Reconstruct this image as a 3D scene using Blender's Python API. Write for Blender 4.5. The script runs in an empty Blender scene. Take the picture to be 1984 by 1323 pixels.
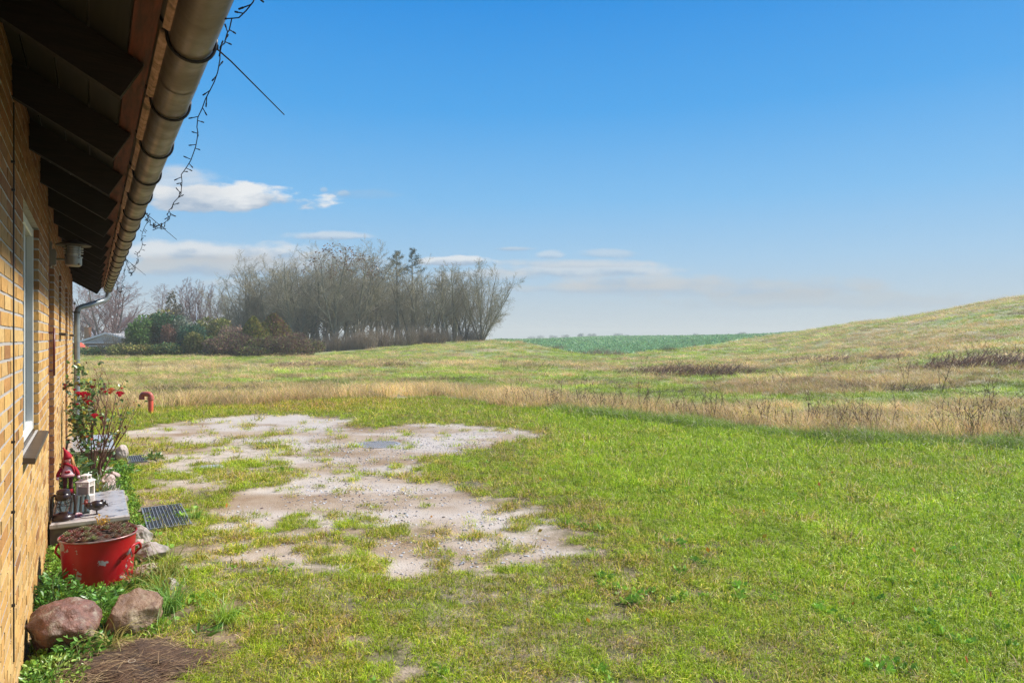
import bpy, math, random
import numpy as np
from mathutils import Vector, Matrix
R=math.radians
S=bpy.context.scene; C=S.collection
# ------------------------------------------------------------ camera, light, exposure
F=1323.0; CX=992.0; CY=655.0; H=1.65
TH=math.atan2(814,F); s_,c_=math.sin(TH),math.cos(TH); A0=0.1786*H
cam=bpy.data.cameras.new('camera'); co=bpy.data.objects.new('camera',cam); C.objects.link(co)
co.location=(0,0,H); co.rotation_euler=(R(90),0,0)
cam.sensor_width=36; cam.lens=36*F/1984; cam.shift_y=-6.5/1984; cam.clip_start=.05; cam.clip_end=8000
S.camera=co
S.view_settings.view_transform='Standard'; S.view_settings.look='None'; S.view_settings.exposure=0.8; S.view_settings.gamma=1
SUN_EL,SUN_AZ=R(45),R(62)     # azimuth clockwise from the view direction
sl=bpy.data.lights.new('sun','SUN'); sl.energy=4.4; sl.angle=R(9); sl.color=(1,.95,.88)
so=bpy.data.objects.new('sun',sl); C.objects.link(so)
d=Vector((math.sin(SUN_AZ)*math.cos(SUN_EL),math.cos(SUN_AZ)*math.cos(SUN_EL),math.sin(SUN_EL)))
so.rotation_euler=d.to_track_quat('Z','Y').to_euler(); so.location=(10,5,20)
W=bpy.data.worlds.new('World'); S.world=W; W.use_nodes=True
S.cycles.use_denoising=True; S.cycles.denoiser='OPENIMAGEDENOISE'; S.cycles.denoising_prefilter='NONE'; S.cycles.denoising_input_passes='RGB_ALBEDO_NORMAL'; S.cycles.max_bounces=6; S.cycles.diffuse_bounces=3; S.cycles.transparent_max_bounces=6
S.cycles.volume_bounces=0
def world_sky():
    nt=W.node_tree; N=nt.nodes; L=nt.links; N.clear()
    def n(t,**k):
        o=N.new(t)
        for a,b in k.items(): setattr(o,a,b)
        return o
    def m(op,a,b=None,c=None,clamp=False):
        o=N.new('ShaderNodeMath'); o.operation=op; o.use_clamp=clamp
        for i,v in enumerate((a,b,c)):
            if v is None: continue
            if isinstance(v,(int,float)): o.inputs[i].default_value=v
            else: L.new(v,o.inputs[i])
        return o.outputs[0]
    def mix(f,a,b):
        o=N.new('ShaderNodeMix'); o.data_type='RGBA'
        for i,v in ((0,f),(6,a),(7,b)):
            if isinstance(v,(int,float)): o.inputs[i].default_value=v
            elif isinstance(v,tuple): o.inputs[i].default_value=(*v,1)
            else: L.new(v,o.inputs[i])
        return o.outputs[2]
    tc=n('ShaderNodeTexCoord'); sp=n('ShaderNodeSeparateXYZ'); L.new(tc.outputs['Generated'],sp.inputs[0])
    x,y,z=sp.outputs
    sky=n('ShaderNodeTexSky',sky_type='NISHITA',sun_disc=False,sun_elevation=SUN_EL,sun_rotation=SUN_AZ,altitude=10,air_density=1.0,dust_density=.6,ozone_density=1.6)
    sk=n('ShaderNodeVectorMath',operation='SCALE'); L.new(sky.outputs[0],sk.inputs[0]); sk.inputs['Scale'].default_value=.12
    hyp=m('SQRT',m('ADD',m('MULTIPLY',x,x),m('MULTIPLY',y,y)))
    el=m('DIVIDE',z,m('MAXIMUM',hyp,.05))
    rp=n('ShaderNodeValToRGB'); L.new(m('MULTIPLY',el,1.0,clamp=True),rp.inputs[0])
    st=[(0,(.50,.60,.68)),(.045,(.45,.585,.71)),(.11,(.335,.575,.82)),(.20,(.18,.50,.87)),(.33,(.050,.375,.85)),(.50,(.0,.27,.78)),(.62,(.0,.23,.73)),(1,(.01,.2,.65))]
    e=rp.color_ramp.elements
    while len(e)<len(st): e.new(.5)
    for i,(p,c) in enumerate(st): e[i].position=p; e[i].color=(*c,1)
    col=mix(.93,sk.outputs[0],rp.outputs[0])
    # clouds: banks on the celestial sphere, u = x/y, v = z/y in front of the view
    ys=m('MAXIMUM',y,.05); u=m('DIVIDE',x,ys); v=m('DIVIDE',z,ys)
    cb=n('ShaderNodeCombineXYZ'); L.new(m('MULTIPLY',u,1.0),cb.inputs[0]); L.new(m('MULTIPLY',v,2.6),cb.inputs[1])
    def noise(scale,detail,rough=.55,off=0):
        o=n('ShaderNodeTexNoise'); o.inputs['Scale'].default_value=scale; o.inputs['Detail'].default_value=detail; o.inputs['Roughness'].default_value=rough
        a=n('ShaderNodeVectorMath',operation='ADD'); L.new(cb.outputs[0],a.inputs[0]); a.inputs[1].default_value=(off,off*.7,off*.3); L.new(a.outputs[0],o.inputs[0]); return o.outputs[0]
    n1=noise(16,8); n2=noise(7,6,.6,3.7); n3=noise(5,4,.5,8.2)
    front=m('GREATER_THAN',y,.05)
    # px,py centre, half width, half height, brightness, opacity
    cl=[(452,390,150,30,1.0,1),(345,372,90,38,.8,.6),(420,492,190,22,.85,.85),(430,518,190,22,.35,.75),(640,459,72,9,.8,.6),(875,508,66,11,.95,.85),(700,512,90,16,.45,.3),
        (1130,526,190,18,.7,.6),(1270,548,185,18,.55,.5),(1066,496,24,9,.8,.45),(1185,493,60,11,.7,.4),(1120,512,150,10,.6,.4),(995,483,32,5,.6,.5),(667,376,11,6,.6,.35),(627,369,7,6,.6,.35),(450,550,60,9,.6,.45),(1400,560,300,26,.30,.45),(1700,585,420,22,.2,.4),(960,535,120,14,.5,.5),(1150,560,260,10,.4,.4),(700,378,60,10,.3,.14),(330,338,50,12,.6,.3)]
    for (px,py,hw,hh,br,op) in cl:
        u0=(px-CX)/F; v0=(CY-py)/F; a=hw/F; b=hh/F
        du=m('DIVIDE',m('SUBTRACT',u,u0),a)
        dvv=m('DIVIDE',m('SUBTRACT',v,v0),b)
        # flat base: squash the lower half
        low=m('MULTIPLY',m('LESS_THAN',dvv,0),.55)
        dv2=m('MULTIPLY',dvv,m('ADD',1,low))
        r2=m('ADD',m('MULTIPLY',du,du),m('MULTIPLY',dv2,dv2))
        f=m('SUBTRACT',1.22,m('SQRT',r2))
        f=m('ADD',f,m('MULTIPLY',m('SUBTRACT',n1,.5),1.7))
        f=m('ADD',f,m('MULTIPLY',m('SUBTRACT',n2,.5),1.5))
        k=n('ShaderNodeMapRange',interpolation_type='SMOOTHSTEP'); L.new(f,k.inputs[0]); k.inputs[1].default_value=-.02 if br>.9 else -.12; k.inputs[2].default_value=.34 if br>.9 else .62
        al=m('MULTIPLY',m('MULTIPLY',k.outputs[0],op),front,clamp=True)
        sh=n('ShaderNodeMapRange',interpolation_type='SMOOTHSTEP'); L.new(m('ADD',dvv,m('MULTIPLY',m('SUBTRACT',n1,.5),3.0)),sh.inputs[0]); sh.inputs[1].default_value=-.75; sh.inputs[2].default_value=.45
        top=tuple(.42+.46*br*t for t in (.90,.95,1.0)); bot=(.34,.45,.60)
        cc=mix(sh.outputs[0],bot,top)
        col=mix(al,col,cc)
    bg=n('ShaderNodeBackground'); L.new(col,bg.inputs[0]); bg.inputs[1].default_value=.575
    ou=n('ShaderNodeOutputWorld'); L.new(bg.outputs[0],ou.inputs[0])
world_sky()

rng=np.random.default_rng(7); random.seed(5)
# ------------------------------------------------------------ helpers: geometry
class MB:
    def __init__(s): s.v=[]; s.f=[]
    def add(s,v,f):
        o=len(s.v); s.v+= [tuple(p) for p in v]; s.f+=[tuple(i+o for i in q) for q in f]
    def box(s,x0,x1,y0,y1,z0,z1,bev=0,M=None):
        if bev>0:
            b=min(bev,(x1-x0)/2.5,(y1-y0)/2.5,(z1-z0)/2.5)
            v=[];
            for (z,i) in ((z0,b),(z0+b,0),(z1-b,0),(z1,b)):
                v+=[(x0+i+ (0 if i else b)*0,y0+i,z),(x1-i,y0+i,z),(x1-i,y1-i,z),(x0+i,y1-i,z)]
            f=[(3,2,1,0),(12,13,14,15)]
            for k in range(3):
                for j in range(4): f.append((4*k+j,4*k+(j+1)%4,4*k+4+(j+1)%4,4*k+4+j))
        else:
            v=[(x,y,z) for z in (z0,z1) for x,y in ((x0,y0),(x1,y0),(x1,y1),(x0,y1))]
            f=[(3,2,1,0),(4,5,6,7)]+[(j,(j+1)%4,4+(j+1)%4,4+j) for j in range(4)]
        if M is not None: v=[M@Vector(p) for p in v]
        s.add(v,f)
    def bar(s,p,q,w,h=None):
        p=Vector(p);q=Vector(q);d=q-p;L_=d.length;h=h or w
        M=Matrix.Translation(p)@d.to_track_quat('Z','Y').to_matrix().to_4x4()
        s.box(-w/2,w/2,-h/2,h/2,0,L_,M=M)
    def tube(s,pts,r,k=8,cap=True):
        pts=[Vector(p) for p in pts]; n=len(pts)
        rs=r if isinstance(r,(list,tuple)) else [r]*n
        v=[]; 
        t0=(pts[1]-pts[0]).normalized(); up=Vector((0,0,1)) if abs(t0.z)<.9 else Vector((1,0,0))
        nx=t0.cross(up).normalized()
        for i in range(n):
            t=(pts[min(i+1,n-1)]-pts[max(i-1,0)])
            t=t.normalized() if t.length>1e-9 else t0
            nx=(nx-t*nx.dot(t)).normalized(); ny=t.cross(nx)
            for j in range(k):
                a=2*math.pi*j/k; v.append(pts[i]+(nx*math.cos(a)+ny*math.sin(a))*rs[i])
        f=[(i*k+j,i*k+(j+1)%k,(i+1)*k+(j+1)%k,(i+1)*k+j) for i in range(n-1) for j in range(k)]
        if cap: f+=[tuple(range(k))[::-1],tuple((n-1)*k+j for j in range(k))]
        s.add(v,f)
    def lathe(s,prof,k=20,M=None,sx=1,sy=1):
        v=[];n=len(prof)
        for r,z in prof:
            for j in range(k):
                a=2*math.pi*j/k; v.append((max(r,1e-4)*sx*math.cos(a),max(r,1e-4)*sy*math.sin(a),z))
        f=[(i*k+j,i*k+(j+1)%k,(i+1)*k+(j+1)%k,(i+1)*k+j) for i in range(n-1) for j in range(k)]
        if M is not None: v=[M@Vector(p) for p in v]
        s.add(v,f)
    def ball(s,c,r,k=12,rings=8,M=None):
        rx,ry,rz=(r,r,r) if isinstance(r,(int,float)) else r
        prof=[(math.sin(math.pi*i/rings),-math.cos(math.pi*i/rings)) for i in range(rings+1)]
        T=Matrix.Translation(Vector(c))@(M or Matrix.Identity(4))@Matrix.Diagonal((rx,ry,rz,1))
        s.lathe(prof,k,T)
    def prism(s,poly,y0,y1):   # polygon in (x,z) extruded along y
        n=len(poly); v=[(x,y0,z) for x,z in poly]+[(x,y1,z) for x,z in poly]
        f=[tuple(range(n)),tuple(range(2*n-1,n-1,-1))]+[(i,n+i,n+(i+1)%n,(i+1)%n) for i in range(n)]
        s.add(v,f)
    def leaf(s,p,d,L_,W_,roll=0,fold=.25,curl=.3):
        p=Vector(p);d=Vector(d).normalized(); up=Vector((0,0,1)) if abs(d.z)<.95 else Vector((1,0,0))
        sd=d.cross(up).normalized(); nn=sd.cross(d)
        sd,nn=(sd*math.cos(roll)+nn*math.sin(roll)),(nn*math.cos(roll)-sd*math.sin(roll))
        P=lambda a,b,c:p+d*(a*L_)+sd*(b*W_)+nn*(c*W_)
        v=[P(0,0,0),P(.3,.42,fold),P(.65,.4,fold-curl*.4),P(1,0,-curl),P(.65,-.4,fold-curl*.4),P(.3,-.42,fold),P(.35,0,0),P(.7,0,-curl*.3)]
        s.add(v,[(0,1,6),(1,2,7,6),(2,3,7),(0,6,5),(6,7,4,5),(7,3,4)])
    def mesh(s,name,smooth=False):
        me=bpy.data.meshes.new(name); me.from_pydata([tuple(p) for p in s.v],[],s.f); me.update()
        if smooth: me.shade_smooth() if hasattr(me,'shade_smooth') else [setattr(p,'use_smooth',True) for p in me.polygons]
        return me
    def build(s,name,m,parent=None,smooth=False,angle=None):
        me=s.mesh(name,smooth)
        import bmesh
        b=bmesh.new(); b.from_mesh(me); bmesh.ops.recalc_face_normals(b,faces=b.faces); b.to_mesh(me); b.free()
        if smooth and angle:
            try: me.set_sharp_from_angle(angle=R(angle))
            except Exception: pass
        return link(name,me,m,parent)
def link(name,me,m,parent=None):
    o=bpy.data.objects.new(name,me)
    if m is not None and not me.materials: me.materials.append(m)
    C.objects.link(o)
    if parent is not None: o.parent=parent
    return o
def np_mesh(name,V,Q=None,T=None,attrs=None,smooth=False):
    me=bpy.data.meshes.new(name); V=np.asarray(V,np.float32); me.vertices.add(len(V)); me.vertices.foreach_set('co',V.ravel())
    li=[];st=[];tot=[];o=0
    if Q is not None and len(Q): Q=np.asarray(Q,np.int32); li.append(Q.ravel()); st.append(o+4*np.arange(len(Q))); tot.append(np.full(len(Q),4)); o+=4*len(Q)
    if T is not None and len(T): T=np.asarray(T,np.int32); li.append(T.ravel()); st.append(o+3*np.arange(len(T))); tot.append(np.full(len(T),3)); o+=3*len(T)
    if li:
        li=np.concatenate(li); st=np.concatenate(st); tot=np.concatenate(tot)
        me.loops.add(len(li)); me.loops.foreach_set('vertex_index',li.astype(np.int32))
        me.polygons.add(len(st)); me.polygons.foreach_set('loop_start',st.astype(np.int32))
        try: me.polygons.foreach_set('loop_total',tot.astype(np.int32))
        except Exception: pass
    me.update(calc_edges=True)
    if len(me.polygons): me.polygons.foreach_set('use_smooth',np.full(len(me.polygons),bool(smooth)))
    for k,a in (attrs or {}).items():
        a=np.asarray(a,np.float32)
        if a.ndim==1: t=me.attributes.new(k,'FLOAT','POINT'); t.data.foreach_set('value',a)
        elif a.shape[1]==3: t=me.attributes.new(k,'FLOAT_VECTOR','POINT'); t.data.foreach_set('vector',a.ravel())
    return me
def tag(o,label=None,cat=None,group=None,kind=None):
    if label: o['label']=label
    if cat: o['category']=cat
    if group: o['group']=group
    if kind: o['kind']=kind
    return o
def Wp(a,b,z=0): return Vector(((a-A0)*c_-b*s_,(a-A0)*s_+b*c_,z))
def thing(name,label,cat,loc=(0,0,0),rz=0,group=None):
    o=bpy.data.objects.new(name,None); C.objects.link(o); o.location=loc; o.rotation_euler=(0,0,rz); o.empty_display_size=.1
    return tag(o,label,cat,group)
def wthing(name,label,cat,a,b,z=0,group=None,rz=0): return thing(name,label,cat,Wp(a,b,z),TH+rz,group)
def copy_tree(o,parent=None):
    c=o.copy(); C.objects.link(c)
    if parent is not None: c.parent=parent
    for ch in list(o.children): copy_tree(ch,c)
    return c
# ------------------------------------------------------------ helpers: materials
def mat(name,c1,c2=None,rough=.7,scale=8,detail=5,bump=0,bscale=None,metal=0,spec=.5,attr=None,inst=None,trans=0,contrast=(.35,.65),sheen=0,c3=None,s3=2,coord='Object',obj_rand=0,stretch=None,coat=0,rvar=None):
    m=bpy.data.materials.new(name); m.use_nodes=True; nt=m.node_tree; N=nt.nodes; L=nt.links; N.clear()
    out=N.new('ShaderNodeOutputMaterial'); b=N.new('ShaderNodeBsdfPrincipled'); L.new(b.outputs[0],out.inputs[0])
    b.inputs['Roughness'].default_value=rough; b.inputs['Metallic'].default_value=metal; b.inputs['Specular IOR Level'].default_value=spec
    b.inputs['Coat Weight'].default_value=coat; b.inputs['Coat Roughness'].default_value=.2
    tc=N.new('ShaderNodeTexCoord'); vec=tc.outputs[coord]
    if stretch:
        mp=N.new('ShaderNodeMapping'); mp.inputs['Scale'].default_value=stretch; L.new(vec,mp.inputs[0]); vec=mp.outputs[0]
    def noise(sc,de=detail):
        n=N.new('ShaderNodeTexNoise'); n.inputs['Scale'].default_value=sc; n.inputs['Detail'].default_value=de; n.inputs['Roughness'].default_value=.6; L.new(vec,n.inputs[0]); return n.outputs[0]
    def mx(f,a,b_,mode='MIX'):
        o=N.new('ShaderNodeMix'); o.data_type='RGBA'; o.blend_type=mode
        for i,v in ((0,f),(6,a),(7,b_)):
            if isinstance(v,(int,float)): o.inputs[i].default_value=v
            elif isinstance(v,tuple): o.inputs[i].default_value=(*v,1)
            else: L.new(v,o.inputs[i])
        return o.outputs[2]
    def ramp(f,lo,hi):
        o=N.new('ShaderNodeMapRange'); L.new(f,o.inputs[0]); o.inputs[1].default_value=lo; o.inputs[2].default_value=hi; return o.outputs[0]
    col=tuple(c1)
    if c2: col=mx(ramp(noise(scale),*contrast),tuple(c1),tuple(c2))
    if c3: col=mx(ramp(noise(s3,4),.52,.68),col,tuple(c3))
    if attr:
        at=N.new('ShaderNodeAttribute'); at.attribute_name=attr; col=mx(1.0,at.outputs['Vector'],col,'MULTIPLY')
    if inst:
        at=N.new('ShaderNodeAttribute'); at.attribute_type='INSTANCER'; at.attribute_name=inst; col=mx(1.0,col,at.outputs['Vector'],'MULTIPLY')
    if obj_rand:
        oi=N.new('ShaderNodeObjectInfo'); hs=N.new('ShaderNodeHueSaturation')
        L.new(col,hs.inputs['Color']) if not isinstance(col,tuple) else hs.inputs['Color'].default_value.__setitem__(slice(0,3),col)
        v=N.new('ShaderNodeMapRange'); L.new(oi.outputs['Random'],v.inputs[0]); v.inputs[3].default_value=1-obj_rand; v.inputs[4].default_value=1+obj_rand; L.new(v.outputs[0],hs.inputs['Value']); col=hs.outputs[0]
    if isinstance(col,tuple): b.inputs['Base Color'].default_value=(*col,1)
    else: L.new(col,b.inputs['Base Color'])
    if rvar: L.new(ramp(noise(rvar[0]),.35,.65),(o:=N.new('ShaderNodeMapRange')).inputs[0]); o.inputs[3].default_value=rvar[1]; o.inputs[4].default_value=rvar[2]; L.new(o.outputs[0],b.inputs['Roughness'])
    if bump:
        bp=N.new('ShaderNodeBump'); bp.inputs['Strength'].default_value=1; bp.inputs['Distance'].default_value=bump; L.new(noise(bscale or scale*3,6),bp.inputs['Height']); L.new(bp.outputs[0],b.inputs['Normal'])
    if trans:
        t=N.new('ShaderNodeBsdfTranslucent'); ms=N.new('ShaderNodeMixShader'); ms.inputs[0].default_value=trans
        if isinstance(col,tuple): t.inputs[0].default_value=(*col,1)
        else: L.new(col,t.inputs[0])
        L.new(b.outputs[0],ms.inputs[1]); L.new(t.outputs[0],ms.inputs[2]); L.new(ms.outputs[0],out.inputs[0])
    return m
# ------------------------------------------------------------ numpy noise
def vnoise(x,y,seed=0):
    x=np.asarray(x,float); y=np.asarray(y,float)
    xi=np.floor(x).astype(np.int64); yi=np.floor(y).astype(np.int64); fx=x-xi; fy=y-yi
    def h(a,b):
        n=(a*374761393+b*668265263+seed*2147483647)&0xffffffff
        n=((n^(n>>13))*1274126177)&0xffffffff; n=n^(n>>16); return (n&0xffff)/65535.0
    fx=fx*fx*(3-2*fx); fy=fy*fy*(3-2*fy)
    return (h(xi,yi)*(1-fx)+h(xi+1,yi)*fx)*(1-fy)+(h(xi,yi+1)*(1-fx)+h(xi+1,yi+1)*fx)*fy
def fbm(x,y,seed=0,o=4):
    v=0;a=.5;t=0
    for i in range(o): v=v+a*vnoise(x*2**i,y*2**i,seed+i*17); t+=a; a*=.5
    return v/t
def sstep(a,b,x): t=np.clip((x-a)/(b-a),0,1); return t*t*(3-2*t)
# ------------------------------------------------------------ terrain height
_cols=np.array([-600,200,600,950,1180,1455,1700,1984,2600],float); _u=(_cols-CX)/F
_t=np.array([0,12,25,45,65,95,140,250,500,1600],float)
_h=np.array([[0,0,0,0,0,-.8,-1.5,-1.5,-1.5,-2],[0,0,0,-.1,-.1,-.8,-1.5,-1.5,-1.5,-2],[0,0,0,-.1,-.1,.3,.3,0,-1,-2],
 [0,0,0,.1,.6,1.2,.9,.3,-1,-3],[0,0,-.05,-.15,0,.7,1.25,2.0,1.3,-3],[0,0,.05,.2,.6,1.4,2.0,2.4,1.5,-3],
 [0,.04,.35,1.2,2.55,4.0,4.3,4,2,-3],[0,.1,.8,2.6,5.0,7.35,8.6,8,4,-3],[0,.2,1.5,4,7.5,10.5,12,11,6,-3]])
def _herm(xs,Y,x):
    n=len(xs); x=np.clip(x,xs[0],xs[-1]); i=np.clip(np.searchsorted(xs,x,side='right')-1,0,n-2)
    m=np.zeros(Y.shape); dx=np.diff(xs); dl=np.diff(Y,axis=0)/dx.reshape(-1,*([1]*(Y.ndim-1)))
    m[1:-1]=np.where(dl[1:]*dl[:-1]>0,2*dl[1:]*dl[:-1]/(dl[1:]+dl[:-1]+1e-12),0) ; m[0]=0; m[-1]=dl[-1]
    return i,(x-xs[i])/dx[i],dx[i],m
def hz(x,y):
    x=np.atleast_1d(np.asarray(x,float)); y=np.atleast_1d(np.asarray(y,float))
    t=np.maximum(y,0.3); u=x/t; u=np.clip(u,_u[0],_u[-1])
    # interpolate along t for every column, then along u
    i,f,dx,m=_herm(_t,_h.T,t)
    f=f[:,None]; dx=dx[:,None]; Y=_h.T
    G=(2*f**3-3*f**2+1)*Y[i]+(f**3-2*f**2+f)*dx*m[i]+(-2*f**3+3*f**2)*Y[i+1]+(f**3-f**2)*dx*m[i+1]
    k=np.clip(np.searchsorted(_u,u,side='right')-1,0,len(_u)-2); g=(u-_u[k])/(_u[k+1]-_u[k])
    ar=np.arange(len(u)); km=np.maximum(k-1,0); kp=np.minimum(k+2,len(_u)-1)
    p0,p1,p2,p3=G[ar,km],G[ar,k],G[ar,k+1],G[ar,kp]
    lin=p1*(1-g)+p2*g; sm=p1+(p2-p1)*(g*g*(3-2*g))
    r=.5*lin+.5*sm
    r=r+sstep(18,40,t)*(fbm(x*.12,y*.12,3,3)-.5)*.5*np.minimum(t/60,1)+(fbm(x*.7,y*.7,9,3)-.5)*.05*sstep(2,6,t)
    return r
def hz1(x,y): return float(hz(x,y)[0])
# lawn edge and ground masks
_ex=np.array([-60,-20,-9.35,-8.26,-6.24,-4.19,-1.78,-.8,-.39,1.74,3.08,3.85,5.14,6.35,7.34,12,20,60])
_ey=np.array([12,14,15.2,15.7,16.9,18.4,18.6,17.4,16.2,14.55,13.2,12.5,11.2,10.4,9.8,7.6,4,-10])
def edge_d(x,y): return y-(np.interp(x,_ex,_ey)+(fbm(x*1.3,x*0+3,5,3)-.5)*.8)
def Gp(px,py): t=H*F/(py-CY); return ((px-CX)/F*t,t)
def poly(P): return np.array([Gp(*p) for p in P])
Z1=poly([(228,868),(225,835),(330,817),(480,803),(600,800),(665,806),(705,822),(745,826),(800,817),(900,820),(1000,829),(1082,842),(1000,862),(900,878),(830,893),(790,905),(720,880),(600,872),(480,862),(350,862)])
Z2=poly([(560,870),(800,870),(830,893),(795,908),(860,945),(960,962),(990,985),(1010,1022),(900,1018),(800,1010),(650,1030),(560,1010),(500,1030),(400,1040),(370,1000),(420,955),(520,935),(560,915),(520,895)])
Z3=poly([(560,1010),(650,1030),(900,1018),(1010,1022),(1100,1030),(1130,1065),(1040,1110),(900,1120),(720,1130),(650,1090),(540,1090),(430,1100),(430,1040)])
Z4=poly([(230,860),(480,862),(600,872),(560,915),(520,935),(420,955),(370,1000),(400,1040),(430,1110),(520,1160),(380,1120),(320,1080),(240,960)])
Z5=poly([(930,935),(1060,985),(1150,1060),(1120,1090),(1000,1040),(900,960)])
def sdist(P,x,y):
    x=np.asarray(x);y=np.asarray(y); d=np.full(x.shape,1e9); ins=np.zeros(x.shape,bool); n=len(P)
    for i in range(n):
        a=P[i];b=P[(i+1)%n]; e=b-a; w0=x-a[0]; w1=y-a[1]; t=np.clip((w0*e[0]+w1*e[1])/(e@e),0,1)
        d=np.minimum(d,(w0-e[0]*t)**2+(w1-e[1]*t)**2)
        c=((a[1]<=y)&(b[1]>y))|((b[1]<=y)&(a[1]>y))
        with np.errstate(divide='ignore',invalid='ignore'): xx=a[0]+(y-a[1])/(b[1]-a[1]+1e-12)*(b[0]-a[0])
        ins^=c&(x<xx)
    return np.where(ins,1,-1)*np.sqrt(d)
def bare(x,y):
    n=(fbm(x*1.1,y*1.1,21,4)-.5)
    v=1.0*sstep(-.25,.35,sdist(Z1,x,y)+n*.7)
    v=np.maximum(v,.97*sstep(-.5,.35,sdist(Z2,x,y)+n*.8))
    v=np.maximum(v,.86*sstep(-.5,.4,sdist(Z3,x,y)+n*.9))
    v=np.maximum(v,.72*sstep(-.4,.4,sdist(Z4,x,y)+n*.8))
    v=np.maximum(v,.72*sstep(-.35,.3,sdist(Z5,x,y)+n*.5))
    near=.42*sstep(8.5,4.0,y)*sstep(3.5,-.5,x)
    v=np.maximum(v,near)
    return v
def clump(x,y):  # 0..1 roughly uniform clumpy noise
    n=fbm(x*1.9,y*2.6,33,3)*.30+fbm(x*6,y*8,41,3)*.70
    return np.clip((n-.29)/.40,0,1)
def crop_edge(u): return np.interp(u,[(p-CX)/F for p in (900,955,985,1050,1110,1180,1300,1400,1500,1600,1700)],[400,112,98,80,70,63.5,72,86,112,190,900])
def brown_mask(x,y):
    u=x/np.maximum(y,1); n=fbm(x*.22,y*.5,87,4); k=sstep(.50,.62,n)*sstep(.05,.2,u)*sstep(17,23,y)*sstep(48,36,y)
    k=np.maximum(k,sstep(.52,.62,n)*sstep(-.35,-.25,u)*sstep(-.1,-.2,u)*sstep(36,40,y)*sstep(50,45,y)); return k*.42
def tan_mask(x,y):
    e=edge_d(x,y); n=fbm(x*.10+3,y*.35,51,4)-.5; n2=fbm(x*.5,y*.9,57,3)-.5
    b=(.9-.25*sstep(1,3,x))*sstep(-.2,.3,e)*sstep(6.5,3.5,e+n*4)
    b=np.maximum(b,.75*sstep(.08,.2,n+.06+.5*n2))
    b=np.maximum(b,.8*np.exp(-((y-44-n*20)/4.5)**2)*sstep(20,0,x))
    u=x/np.maximum(y,1); b=np.maximum(b,.55*sstep(30,60,y)*sstep(-.25,-.1,u)*sstep(.1,.0,u)*sstep(-.15,.1,n+n2*.5))
    b=np.maximum(b,.72*sstep(.25,.5,u)*sstep(26,46,y)*sstep(-.22,.05,n+n2))
    return np.clip(b+n2*.3,0,1)
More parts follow.
